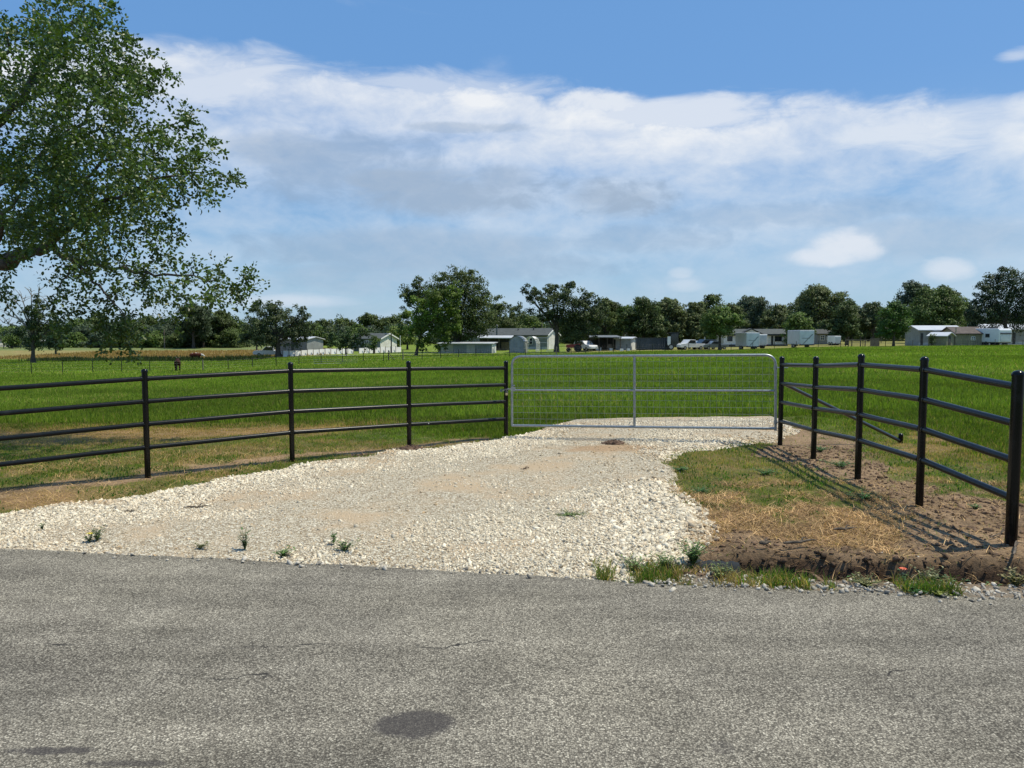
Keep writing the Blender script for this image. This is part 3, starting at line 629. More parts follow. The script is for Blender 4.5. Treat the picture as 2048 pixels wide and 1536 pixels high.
# ------------------------------------------------------------------ gate
def rounded(pts, r, n=7):
    out = []
    for i, (p, k) in enumerate(pts):
        p = Vector(p)
        if not k: out.append(p); continue
        a = (Vector(pts[i-1][0])-p).normalized()*r; b = (Vector(pts[(i+1) % len(pts)][0])-p).normalized()*r
        for j in range(n+1):
            t = j/n; out.append(p+a*(1-t)**2+b*t**2)
    return out
gl, gr = P(1024, 713, 12.82), P(1551, 710, 11.72); bl, br = P(1024, 851, 12.82), P(1551, 857, 11.72)
Gt = empty('field_gate', (br.x, br.y, br.z-.2), 0, 'closed silver tube gate with wire mesh between the two black fences', 'gate'); go = Gt.location
q = lambda u, v: (bl*(1-u)+br*u)*(1-v)+(gl*(1-u)+gr*u)*v-go
MB().tube(rounded([(q(0, 0), 0), (q(0, 1), 1), (q(1, 1), 1), (q(1, -.03), 0)], .17), .0215, 12).build('frame_tube', M['galv'], Gt)
MB().tube([q(0, 0), q(1, 0)], .022, 12).build('bottom_rail', M['galv'], Gt)
MB().tube([q(0.005, .515), q(.995, .515)], .017, 12).build('middle_rail', M['galv'], Gt)
u_ = .487; MB().tube([q(u_, .0), q(u_, 1)], .021, 12).build('upright', M['galv'], Gt)
mb = MB(); nv = 43; nh = 11
for i in range(1, nv):
    u = i/nv; v1 = 1.0
    mb.tube([q(u, 0), q(u, v1-.02)], .0018, 4, False)
for j in range(1, nh): mb.tube([q(.006, j/nh+.01), q(.3, j/nh+.01+random.uniform(-.003, .003)), q(.7, j/nh+.01), q(.994, j/nh+.01)], .0026, 4, False)
off = Vector((0, -.018, 0)); mb.v = [tuple(Vector(v)+off) for v in mb.v]; mb.build('wire_mesh', M['wire'], Gt)
for v in (.83, .09):                    # hinge bolts to the right post
    p1 = q(1, v); mb = MB().tube([p1+Vector((-.03, 0, 0)), Vector(rp[0])-go+Vector((.10, .0, p1.z-(Vector(rp[0])-go).z))], .008, 8); mb.tube([p1+Vector((0, 0, -.03)), p1+Vector((0, 0, .03))], .028, 10); mb.build('hinge', M['galv'], Gt)
# chain with links and padlock at the latch end
pl = Vector(lp[-1]); ck = Vector((pl.x, pl.y, P(1012, 779, pl.y).z))
mb = MB(); n = 22; ring = [Vector((ck.x+.02+.115*math.cos(t), ck.y-.02+.058*math.sin(t), ck.z+.012*math.sin(3*t)+.02*math.cos(t))) for t in [2*math.pi*i/n for i in range(n)]]
for i in range(n):
    c, t = ring[i], (ring[(i+1) % n]-ring[i-1]).normalized(); up = Vector((0, 0, 1)) if i % 2 else t.cross(Vector((0, 0, 1))).normalized()
    mb.tube([c+t*.021*math.cos(a)+up*.011*math.sin(a) for a in [2*math.pi*k/8 for k in range(8)]], .0038, 5, closed=True)
p1 = q(0, .53)+go; 
lt = MB().box(-.02, .06, -.04, -.02, -.035, .035).tube([(.0, -.05, .05), (.05, -.05, .07)], .012, 6); lt.v = [tuple(Vector(v)+p1-go) for v in lt.v]; lt.build('latch', M['galv'], Gt)
cho = Vector((ck.x, ck.y, ck.z)); mb.v = [tuple(Vector(v)-cho) for v in mb.v]; c_ = mb.build('chain', M['galv']); c_.location = cho; tag(c_, 'silver chain looped round the gate post at the latch', 'chain')
pd = empty('padlock', (ck.x+.012, ck.y-.085, ck.z-.05), 0, 'small silver padlock hanging from the gate chain', 'padlock')
MB().box(-.022, .022, -.009, .009, -.045, 0).build('body', M['brass'], pd, .003); MB().tube([(-.014, 0, 0), (-.014, 0, .02), (-.007, 0, .031), (.007, 0, .031), (.014, 0, .02), (.014, 0, 0)], .0035, 8).build('shackle', M['galv'], pd)

# ------------------------------------------------------------------ culvert, sticks, clods, weeds
def culvert():
    cx, cy = hit_g(1462, 1126); cx += .06; cz = -.115
    rt = empty('culvert_pipe', (cx, cy, cz), R(-8), 'end of a dark corrugated culvert pipe under the right edge of the drive', 'pipe')
    pts = []; rad = []
    for i in range(56): pts.append((-1.1+i*.02, 0, 0)); rad.append(.105+(.008 if i % 4 < 2 else 0))
    inner = [(p[0], 0, 0) for p in pts[::-1]]; MB().tube(pts+inner, rad+[.096]*len(inner), 20, False).build('pipe_wall', M['culvert'], rt)
culvert()
def stick(px, py, L, r, ang, label, zoff=.012, bend=.1):
    x, y = hit_g(px, py); z = max(g1(x, y), float(drive_top(x, y, drive_sd(np.array([x]), np.array([y])))[0]) if drive_sd(np.array([x]), np.array([y]))[0] > 0 else -9)+zoff
    mb = MB(); pts = [(math.cos(ang)*L*t, math.sin(ang)*L*t+bend*L*math.sin(t*3.1), abs(.008*math.sin(t*5))) for t in np.linspace(-.5, .5, 7)]
    mb.tube(pts, [r*.6, r, r, r*.9, r*.8, r*.6, r*.3], 7); p = Vector(pts[3]); mb.tube([p, p+Vector((L*.12, L*.1, .03)), p+Vector((L*.25, L*.12, .02))], [r*.6, r*.5, r*.2], 6)
    o = mb.build('stick', M['stick']); o.location = (x, y, z); return tag(o, label, 'stick', 'fallen sticks')
stick(395, 1024, .26, .008, .05, 'thin dark stick lying on the left part of the gravel drive')
stick(1690, 1065, .22, .012, 0, 'short dark stick across the dry grass above the dug bank', .03)
stick(2030, 1108, .42, .010, .8, 'forked twig standing up at the foot of the corner post', .05)
stick(1600, 1098, .30, .013, .1, 'pale broken branch lying in the dug bank', .05)
stick(1530, 1098, .10, .018, .1, 'pale wood chunk above the dark hollow of the bank', .05)
stick(262, 1033, .12, .006, .1, 'tiny twig near the grass edge of the gravel', .01)
stick(2000, 1075, .4, .006, .5, 'slender twig lying left of the corner post base', .02)
def clump(px, py, rx, ry, h, label, mt='clod', n=160, zz=None, cat='soil heap'):
    x, y = hit_g(px, py); z = float(drive_top(x, y, drive_sd(np.array([x]), np.array([y])))[0]) if zz is None else zz
    nu, nvv = 22, 8; mb = MB(); vs = []; fs = []
    for i in range(nvv+1):
        t = i/nvv; rr = math.cos(t*math.pi/2)
        for k in range(nu):
            a = 2*math.pi*k/nu; j = 1+.28*(random.random()-.5); vs.append((rx*rr*math.cos(a)*j, ry*rr*math.sin(a)*j, h*math.sin(t*math.pi/2)*(1+.5*(random.random()-.5))-.012))
    for i in range(nvv):
        for k in range(nu): fs.append((i*nu+k, i*nu+(k+1) % nu, (i+1)*nu+(k+1) % nu, (i+1)*nu+k))
    mb.add(vs, fs)
    for _ in range(n):
        a = random.uniform(0, 6.28); r = random.random()**.5*1.35; s = random.uniform(.006, .022); c = (rx*r*math.cos(a), ry*r*math.sin(a), max(0, h*(1-r*r)*.9)+s*.3)
        k = [(c[0]+random.uniform(-s, s), c[1]+random.uniform(-s, s), c[2]+random.uniform(-s, s)) for _ in range(4)]; mb.add(k, [(0, 1, 2), (0, 3, 1), (1, 3, 2), (0, 2, 3)])
    o = mb.build('soil_heap', M[mt]); o.location = (x, y, z); return tag(o, label, cat)
clump(1228, 893, .19, .13, .065, 'low mound of dark earth on the gravel in front of the gate')
clump(822, 905, .20, .16, .07, 'red brown soil heap at the gravel edge by the second post from the gate')
clump(1050, 944, .045, .04, .02, 'small dark clod lying alone in the middle of the drive', 'soil', 20, cat='clod')
clump(720, 912, .2, .08, .03, 'flat crumbled soil patch in the grass left of the red brown heap', 'soil', 90, -.13)

def weed(px, py, h, spread, n, col, label, group='roadside weeds', cat='weed', flower=None):
    x, y = hit_g(px, py); sd = float(drive_sd(np.array([x]), np.array([y]))[0]); z = float(drive_top(x, y, sd)) if sd > 0 else g1(x, y)
    n = int(n*1.6); rt = empty('weed', (x, y, z), 0, label, cat, group); st = MB(); V = []; C = []
    for i in range(n):
        a = random.uniform(0, 6.28); l = random.uniform(.5, 1)*h; sp = random.uniform(.1, 1)*spread; tip = Vector((math.cos(a)*sp, math.sin(a)*sp, l)); md = Vector((tip.x*.35, tip.y*.35, l*.6))
        st.tube([(0, 0, -.01), md, tip], [.0022, .0018, .001], 4, False)
        for j in range(7):
            t = .25+.12*j+random.uniform(-.04, .04); p = md*(t/.6) if t < .6 else md.lerp(tip, (t-.6)/.4); b = random.uniform(0, 6.28); s = random.uniform(.020, .044)*(.6+h*1.6)
            d = Vector((math.cos(b), math.sin(b), random.uniform(-.2, .6)))*s; sd2 = d.cross(Vector((0, 0, 1))).normalized()*s*.30
            V += [p, p+d*.5+sd2, p+d, p+d*.5-sd2]; C += [np.array(col)*random.uniform(.9, 1.9)]*4
    st.build('stem', M['stick'] if random.random() < .2 else M['tpostgreen'], rt)
    mesh_np('foliage', [tuple(v) for v in V], [np.arange(len(V)).reshape(-1, 4)], M['leaf'], rt, np.array(C))
    if flower:
        mb = MB()
        for k in range(9): a = k*.7; mb.add([(0, 0, h), (.022*math.cos(a-.3), .022*math.sin(a-.3), h+.010), (.030*math.cos(a), .03*math.sin(a), h+.004), (.022*math.cos(a+.3), .022*math.sin(a+.3), h+.010)], [(0, 1, 2, 3)])
        mb.build('flower', M[flower], rt)
M['tpostgreen'] = mat('green_stem', (.09, .13, .04), .7); M['orange'] = mat('orange_petals', (.8, .14, .05), .6); M['yellow'] = mat('yellow_petals', (.75, .6, .05), .6)
wg = (.07, .13, .03)
weed(195, 1088, .13, .12, 9, (.07, .10, .035), 'dusty low weed at the road edge, far left of the gravel')
weed(180, 1090, .07, .05, 5, wg, 'small yellow flowered weed left of the dusty road edge weed', flower='yellow')
weed(85, 1070, .07, .04, 4, wg, 'leftmost tiny green sprout in the white gravel')
weed(490, 1105, .17, .07, 9, (.06, .10, .035), 'upright dark weed where the gravel meets the asphalt')
weed(400, 1103, .05, .10, 8, (.13, .13, .05), 'flat olive weed left of the upright dark weed', )
weed(566, 1118, .07, .10, 12, (.09, .16, .035), 'low round green weed right of the upright dark weed')
weed(690, 1108, .10, .14, 12, (.09, .14, .04), 'spreading green weed at the foot of the gravel, near the middle')
weed(668, 1098, .14, .04, 4, wg, 'thin stalk weed just left of the spreading green weed')
weed(1140, 1040, .03, .22, 20, (.13, .17, .05), 'flat sparse weed patch growing through the drive')
weed(1270, 1143, .10, .18, 26, (.11, .16, .045), 'leafy weed clump where gravel and asphalt meet, left of the culvert')
weed(1330, 1138, .12, .16, 24, (.13, .17, .05), 'pale leafy weed between the gravel toe and the culvert')
weed(1385, 1130, .20, .15, 30, (.10, .16, .04), 'tallest leafy weed just left of the culvert mouth')
weed(1440, 1155, .09, .12, 18, (.14, .17, .05), 'yellowish weed on the asphalt edge below the culvert')
weed(1510, 1128, .08, .14, 24, (.07, .14, .03), 'deep green weed low in the hollow right of the culvert')
weed(1590, 1135, .05, .16, 18, (.08, .14, .035), 'flat weed in the hollow between culvert and broadleaf plant')
weed(1725, 1150, .17, .13, 24, (.10, .19, .04), 'broadleaf plant with upright light green leaves on the shoulder')
weed(1730, 1172, .06, .18, 20, (.16, .15, .05), 'browning low weed at the road edge below the broadleaf plant')
weed(1805, 1160, .11, .05, 4, wg, 'slim weed topped by an orange red flower', flower='orange')
weed(1855, 1160, .14, .14, 24, (.14, .14, .06), 'dry wispy weed right of the orange flower')
weed(1830, 1186, .04, .09, 16, (.05, .12, .03), 'dark green mat of weed on the asphalt edge, right side')
weed(1878, 1190, .04, .07, 12, (.17, .19, .04), 'yellow green mat of weed beside the dark green mat')
weed(1905, 1155, .14, .15, 24, (.09, .15, .05), 'feathery green weed between the dry wispy weed and the corner post')
weed(1985, 1155, .16, .12, 20, (.08, .15, .04), 'green weed in front of the corner post')
weed(2030, 1170, .10, .14, 20, (.20, .17, .07), 'dried tan weed at the right end of the shoulder')
# small green tuft cushions on the right verge
for i, (px, py, h, s, n, lb) in enumerate([(1680, 935, .09, .3, 30, 'clover patch below the second post of the short fence'), (1640, 905, .08, .25, 24, 'clover patch below the first post of the short fence'), (1530, 950, .07, .28, 26, 'clover patch in the middle of the green verge'),
        (1730, 1000, .08, .25, 26, 'clover patch at the lower end of the fence shadow'), (1400, 985, .07, .2, 20, 'clover patch at the right edge of the gravel'), (1950, 1020, .05, .08, 8, 'small sprout in bare soil near the corner post'), (1360, 945, .08, .2, 20, 'clover patch at the upper right edge of the gravel')]):
    weed(px, py, h, s, n, (.06, .135, .03), lb, 'clover patches', 'clover')

# ------------------------------------------------------------------ distant trees
def quads(cen, nrm, size):
    n = len(cen); nrm = nrm/np.linalg.norm(nrm, axis=1, keepdims=True); r = rng.normal(size=(n, 3)); u = np.cross(nrm, r); u /= np.linalg.norm(u, axis=1, keepdims=True); v = np.cross(nrm, u)
    s = size[:, None]; j = rng.uniform(.55, 1.1, (n, 4, 1)); b = nrm*s*.28
    return np.stack([cen-u*s*j[:, 0]*.6-b, cen-v*s*j[:, 1]*.45+b, cen+u*s*j[:, 2]*.6-b, cen+v*s*j[:, 3]*.45+b], 1)
def tree(px, top, wpx, Y, col, label, name='oak_tree', lobes=None, low=.12, group='trees behind the field', basepy=None, dens=1.0, leafs=None, trunkpx=None, bare=False, lean=0, nl=None, lbright=.25, trunkr=None):
    x0 = PX(trunkpx or px, Y); z0 = g1(x0, Y); H = P(px, top, Y).z-z0; Wd = wpx*(1 if lobes or wpx < 50 else 1.14)/F*Y; cx = PX(px, Y)-x0
    rt = empty(name, (x0, Y, z0), 0, label, 'tree', group)
    L = []
    if lobes:
        for (lx, lyy, lr, *c) in lobes:
            p = P(lx, lyy, Y); L.append((p.x-x0, random.uniform(-.35, .35)*lr/F*Y, p.z-z0, lr/F*Y, random.uniform(.8, 1.0), c[0] if c else None))
    else:
        n = nl or int(15+Wd*1.1); L.append((cx, 0, H*.58, Wd*.34, H*.36/(Wd*.34+1e-6), None))
        for i in range(n):
            a = random.uniform(0, 6.28); hh = random.uniform(low+.06, .95); env = math.sin(math.pi*min(1, (hh-low+.16)/(1.14-low)))**.6
            r = random.uniform(.12, .22)*Wd*(1.15-.5*hh); q_ = Wd*.5*env-r*.7; q_ = max(q_, 0)*random.uniform(.45, 1)
            z = min(hh*H, H-r*.8); L.append((cx+math.cos(a)*q_, math.sin(a)*q_*.9, z, r, .8, None))
        L.append((cx+random.uniform(-.1, .1)*Wd, 0, H*.90, Wd*.14, .8, None))
        if low < .1:
            for i in range(5): L.append((cx+random.uniform(-.45, .45)*Wd, random.uniform(-.3, .3)*Wd, H*random.uniform(.10, .3), Wd*.17, .8, None))
    V = []; C = []; ls = leafs or max(.22, Y*.0020)
    for (lx, lyy, lz, r, ez, c) in L:
        area = 4*math.pi*r*r*.9; n = int(area/(ls*ls)*1.15*dens)+20; rc = max(.40*r, ls*2.2); mcl = max(8, int(n/45)); n = int(n*1.35)
        d = rng.normal(size=(mcl, 3)); d /= np.linalg.norm(d, axis=1, keepdims=True)
        cc_ = d*(rng.uniform(.62, .98, mcl)[:, None])*np.array([r, r, r*ez])*np.where(rng.random(mcl) < .8, 1, .5)[:, None]
        pick = rng.integers(0, mcl, n); e = rng.normal(size=(n, 3)); e /= np.linalg.norm(e, axis=1, keepdims=True); e[:, 2] = np.where((e[:, 2] < -.3)&(rng.random(n) < .55), -e[:, 2]*.8, e[:, 2])
        rcc = (rc*rng.uniform(.6, 1.25, mcl))[pick][:, None]
        cen = cc_[pick]+e*rcc*rng.uniform(.45, 1.1, (n, 1))*np.array([1, 1, .88])+np.array([lx, lyy, lz]); kk = cen[:, 2] > low*H*.5; cen = cen[kk]
        nr_ = e[kk]+rng.normal(0, .42, cen.shape)+np.array([0, 0, .2]); ctint = rng.uniform(.72, 1.3, mcl)[pick][kk][:, None]
        V.append(quads(cen, nr_, ls*rng.uniform(.6, 1.35, len(cen)))); cc = np.array(c if c else col)*random.uniform(1-lbright, 1+lbright)
        C.append(np.repeat(cc*ctint*rng.uniform(.75, 1.3, (len(cen), 1)), 4, 0))
    V = np.concatenate(V).reshape(-1, 3); C = np.concatenate(C); mesh_np('crown', V, [np.arange(len(V)).reshape(-1, 4)], M['far_leaf'], rt, C)
    tr = trunkr or max(.16, Wd*.030); mb = MB(); top_ = Vector((cx*.8, 0, H*.62))
    mb.tube([(0, 0, -.4), (0, 0, .0), (cx*.1, 0, H*.12), (cx*.3, 0, H*.32), top_], [tr*1.7, tr*1.5, tr, tr*.8, tr*.35], 8)
    for (lx, lyy, lz, r, ez, c) in L[1:9]:
        s = Vector((cx*.25, 0, H*random.uniform(.22, .42))); e = Vector((lx, lyy, lz)); mb.tube([s, s.lerp(e, .5)+Vector((0, 0, -.3)), e], [tr*.5, tr*.33, tr*.12], 6)
    mb.build('trunk', M['far_bark'], rt)
    if bare:                            # leafless grey limbs reaching out
        mb = MB()
        for (bx, by) in bare:
            e = P(bx, by, Y)-Vector((x0, Y, z0)); s = Vector((cx*.2, 0, H*.45)); md = s.lerp(e, .55)+Vector((0, 0, random.uniform(-.2, .7))); mb.tube([s, md, e], [.16, .09, .03], 6)
            for k in range(9):
                t = random.uniform(.4, 1); p = md.lerp(e, t); q2 = p+Vector((random.uniform(-1.3, .9), random.uniform(-.8, .8), random.uniform(-.3, 1.3))); mb.tube([p, p.lerp(q2, .5)+Vector((.1, 0, .12)), q2], [.05, .035, .02], 4, False)
        mb.build('bare_branch', M['deadwood'], rt)
    return rt
DG = (.072, .102, .028); MG = (.090, .140, .032); LG = (.13, .185, .036); GG = (.112, .140, .056); BG_ = (.068, .098, .056); BR = (.098, .155, .022)
B2 = BR
# big central group
tree(915, 540, 150, 138, DG, 'tallest dark oak, behind the bright green tree left of the long grey roofed home', lobes=[(905, 575, 38), (938, 572, 34), (955, 600, 32), (925, 620, 42), (880, 585, 32), (850, 600, 34), (828, 585, 24), (815, 610, 16), (835, 565, 16), (965, 640, 34), (940, 660, 34), (900, 650, 36), (870, 640, 34), (905, 680, 26), (960, 615, 22), (885, 556, 14), (945, 553, 13), (912, 552, 14), (812, 592, 12), (966, 595, 14)], trunkr=.7, lbright=.15)
tree(868, 563, 110, 122, BR, 'bright green tree standing in front of the tallest dark oak', lobes=[(905, 583, 20), (880, 590, 22), (858, 606, 22), (895, 608, 22), (845, 625, 22), (820, 668, 16), (845, 690, 14), (885, 690, 14), (875, 632, 26), (905, 640, 20), (840, 650, 20), (862, 660, 24), (890, 668, 20), (912, 660, 13), (835, 600, 13), (850, 682, 14), (905, 612, 18), (830, 640, 14)], trunkr=.22, trunkpx=832)
tree(815, 622, 50, 160, LG, 'light green bushy tree under the left flank of the bright green tree', nl=12)
tree(1000, 590, 60, 170, DG, 'dark pointed tree above the grey roof, left of the roof gap', lobes=[(985, 625, 22), (1000, 610, 16), (1008, 632, 22), (992, 650, 24), (996, 598, 8), (1020, 655, 22)])
tree(1031, 602, 34, 178, DG, 'small dark tree top standing in the gap left of the dead centre oak', lobes=[(1034, 612, 11), (1026, 622, 10), (1036, 632, 14), (1030, 655, 22)])
tree(1115, 557, 160, 132, (.060, .086, .034), 'broad dark oak whose trunk stands before the white gable end', lobes=[(1120, 582, 24), (1100, 575, 16), (1140, 580, 16), (1065, 583, 16), (1050, 582, 9), (1082, 592, 20), (1062, 600, 12), (1095, 615, 26), (1130, 610, 30), (1160, 600, 20), (1175, 590, 12), (1168, 620, 26), (1150, 640, 30), (1120, 640, 26), (1185, 640, 26), (1178, 665, 22), (1150, 668, 22), (1090, 638, 16), (1060, 622, 9), (1190, 600, 9), (1200, 625, 20)], trunkpx=1113, trunkr=.38, lbright=.12)
for a in [(1210, 597, 78, 160, DG, 'dark tree with ragged top right of the broad gable oak'), (1250, 612, 60, 185, MG, 'lower tree filling the dip between the ragged tree and the round topped tree'), (1287, 596, 92, 158, (.058, .088, .028), 'dark round topped tree above the white walled shed'), (1338, 597, 78, 160, GG, 'grey green tree above the dark ribbed container'),
          (1384, 605, 84, 162, GG, 'olive tree above the white pickup cab'), (1424, 588, 70, 182, DG, 'dark tree with a forked crest peeking over the row'), (1439, 612, 82, 128, MG, 'mid green tree with a straight trunk beside the parked cars', 'oak_tree', None, .38),
          (1495, 596, 110, 215, BG_, 'bluish dark tree behind the white manufactured home, left'), (1520, 595, 60, 200, BG_, 'bluish tree with light crest above the portico'), (1556, 612, 70, 190, GG, 'olive tree right of the bluish pair'),
          (1592, 626, 66, 150, MG, 'small leafy tree between the home and the left camper'), (1640, 573, 128, 172, GG, 'large grey green oak with airy top left of the small white box'), (1605, 592, 70, 180, GG, 'grey green oak leaning on the large airy oak'), (1692, 603, 78, 150, (.066, .10, .032), 'light green weeping tree by the small white box'),
          (1745, 606, 50, 150, (.066, .09, .04), 'slender dark tree right of the weeping tree'), (1786, 602, 68, 122, (.065, .125, .026), 'round green tree with a short dark trunk left of the pale home', 'oak_tree', None, .22), (1822, 560, 90, 182, BG_, 'tall dark crest above the round green tree'), (1868, 578, 128, 166, (.082, .130, .034), 'broad green dome above the pale home with white roof'),
          (1928, 603, 60, 205, BG_, 'distant bluish tree in the notch before the tall pine'), (1902, 582, 60, 200, DG, 'dark shoulder right behind the broad green dome'),
          (1230, 606, 60, 240, BG_, 'far tree glimpsed behind the ragged and round topped trees'), (1690, 612, 110, 230, BG_, 'far bluish tree between the airy oak and the dark crest'), (1735, 608, 60, 225, BG_, 'far bluish tree over the wooden pen'), (1060, 632, 60, 200, MG, 'mid green tree seen in the gap behind the roof ridge'), (1165, 625, 90, 190, DG, 'dark tree hidden behind the broad gable oak'),
          (1310, 610, 90, 210, DG, 'dark tree behind the round topped and grey green pair'), (1400, 616, 90, 200, MG, 'green tree behind the olive one above the cars'), (1462, 606, 60, 170, DG, 'dark tree at the left end of the manufactured home'), (1570, 618, 80, 225, BG_, 'far bluish tree above the right end of the manufactured home')]:
    tree(*a)
tree(2008, 536, 150, 130, (.046, .072, .034), 'tall dark pine like tree at the right edge over the travel trailer', lobes=[(2008, 562, 26), (1990, 575, 20), (2030, 570, 24), (1978, 558, 9), (2045, 590, 30), (2005, 600, 34), (1968, 590, 18), (1962, 612, 22), (1950, 635, 22), (1985, 635, 34), (2030, 630, 34), (2060, 630, 34), (1940, 625, 12), (2005, 545, 12), (2028, 546, 9), (2075, 600, 34), (1960, 572, 8)], trunkpx=2008, trunkr=.32, lbright=.15, name='pine_tree')
tree(2120, 560, 120, 150, DG, 'dark tree just outside the right edge behind the long home')
# left side
tree(552, 600, 150, 128, (.062, .086, .036), 'wide dark oak standing before the grey metal barn', lobes=[(550, 625, 26), (530, 632, 26), (575, 630, 24), (602, 635, 18), (605, 622, 9), (510, 648, 24), (550, 652, 34), (590, 655, 28), (615, 655, 14), (495, 668, 18), (520, 675, 26), (560, 678, 26), (595, 680, 20), (545, 610, 13), (490, 685, 13), (610, 672, 12)], trunkpx=557, trunkr=.42, lbright=.12, dens=.9)
tree(514, 597, 30, 140, DG, 'narrow dark tree top behind the left side of the wide dark oak', lobes=[(512, 606, 9), (520, 615, 12), (505, 618, 10), (512, 635, 18)])
tree(692, 655, 74, 124, (.05, .085, .028), 'low green tree in front of the white panel fence', lobes=[(690, 672, 18), (672, 678, 14), (710, 675, 16), (725, 668, 12), (680, 690, 14), (705, 690, 14), (660, 688, 9), (728, 690, 10)], trunkr=.15)
tree(715, 650, 50, 170, MG, 'green tree behind the low green tree, above the dark roof')
tree(788, 655, 40, 170, LG, 'light green tree behind the white gabled house')
tree(748, 672, 26, 135, MG, 'small bush at the left of the white gable', nl=6)
tl = [(650, 640, 60, 225), (690, 637, 70, 235), (737, 628, 62, 230), (782, 634, 64, 235), (622, 648, 60, 215), (470, 634, 60, 205), (445, 622, 60, 200), (408, 614, 66, 196), (340, 640, 70, 210), (300, 634, 70, 215), (252, 636, 74, 215), (200, 628, 78, 212), (155, 641, 70, 214), (110, 652, 70, 225), (25, 655, 80, 235), (-40, 640, 100, 235), (68, 650, 70, 240), (228, 648, 60, 205), (275, 650, 70, 208), (320, 652, 60, 206), (175, 655, 60, 205), (385, 650, 60, 204), (425, 655, 56, 203), (150, 668, 50, 198), (210, 668, 60, 197), (260, 668, 60, 198), (312, 668, 60, 197), (360, 668, 60, 197), (460, 662, 60, 196)]
tlb = ['above the left end of the low fence gap', 'right of the metal barn', 'highest of the crests left of the bright green tree', 'just left of the bright green tree', 'between the wide dark oak and the metal barn crest', 'just left of the wide dark oak', 'second left of the wide dark oak', 'right beside the lone pale oak', 'between the lone pale oak and the double crest', 'right crest above the brown cow', 'middle of the long left treeline', 'highest crest of the long left treeline', 'left shoulder of the highest left crest', 'right behind the half bare oak', 'left of the half bare oak', 'at the left picture edge', 'hidden behind the half bare oak', 'second row under the highest left crest', 'second row in the middle of the left treeline', 'second row above the brown cow', 'second row left of the highest crest', 'second row behind the lone pale oak', 'second row right of the lone pale oak',
       'front row at the left end of the dark wood', 'front row under the highest crest', 'front row in the middle of the dark wood', 'front row behind the brown cow', 'front row left of the lone pale oak', 'front row left of the white pickup']
for a, lb in zip(tl, tlb): tree(*a, random.choice([DG, MG, BG_, DG]), 'dark treeline tree '+lb, group='trees of the long left treeline', low=.02, dens=.85)
tree(388, 607, 78, 190, (.045, .068, .03), 'lone pale oak with twin thin trunks rising over the left treeline', low=.3, lbright=.1)
tree(112, 640, 46, 150, (.05, .085, .03), 'light green bushy tree right of the half bare oak', nl=12)
tree(26, 672, 46, 190, MG, 'low rounded shrub tree left of the half bare oak', nl=8)
tree(72, 590, 104, 112, (.060, .088, .032), 'half bare oak with grey dead limbs standing alone at the left', lobes=[(68, 612, 16), (85, 622, 18), (60, 634, 18), (82, 640, 20), (100, 632, 12), (50, 650, 16), (68, 658, 22), (95, 655, 20), (112, 648, 12), (40, 664, 11), (70, 680, 14), (112, 668, 12), (60, 694, 9), (76, 694, 10), (30, 668, 8), (78, 604, 8), (74, 596, 5)], bare=[(8, 604), (14, 630), (40, 588), (62, 577), (30, 600), (5, 645), (78, 580), (100, 596)], trunkpx=66, trunkr=.27, dens=.8)
for a, b_lbl in [((960, 650, 46, 165), 'bright shrub behind the left part of the grey roof'), ((985, 655, 40, 168), 'olive shrub behind the middle of the grey roof'), ((1078, 645, 42, 165), 'yellow green shrub behind the roof, left of the gable oak')]:
    tree(*a, LG, b_lbl, name='shrub', nl=8, group='shrubs behind the roof')

def wood():
    V = []; C = []
    for k in range(900):
        px = random.uniform(-260, 2350); Y = random.uniform(205 if px < 800 else 230, 285)
        tp = float(np.interp(px, [-260, 0, 200, 450, 640, 800, 1000, 1200, 1500, 1700, 1950, 2350], [650, 658, 642, 640, 650, 642, 632, 618, 616, 618, 620, 610]))+random.uniform(-9, 12)
        x = PX(px, Y); z0 = g1(x, Y); ht = P(px, tp, Y).z-z0; r_ = random.uniform(2.2, 4); zc = random.uniform(.5, 1) if random.random() < .5 else random.random()*.7; z = z0+max(r_*.4, (ht-r_*.6)*zc); n = 230
        e = rng.normal(size=(n, 3)); e /= np.linalg.norm(e, axis=1, keepdims=True); c = np.array([x, Y, z])+e*r_*rng.uniform(.6, 1.1, (n, 1))*np.array([1, 1, .75])*(1+.2*np.sin(e[:, :1]*8))
        V.append(quads(c, e+rng.normal(0, .5, e.shape), .62*rng.uniform(.6, 1.3, n))); C.append(np.repeat(np.array(BG_)*random.uniform(.7, 1.2)*rng.uniform(.8, 1.25, (n, 1)), 4, 0))
    V = np.concatenate(V).reshape(-1, 3); tag(mesh_np('distant_wood', V, [np.arange(len(V)).reshape(-1, 4)], M['far_leaf'], None, np.concatenate(C)), 'dark continuous wood behind all the single trees, closing the field', 'wood', kind='stuff')
wood()

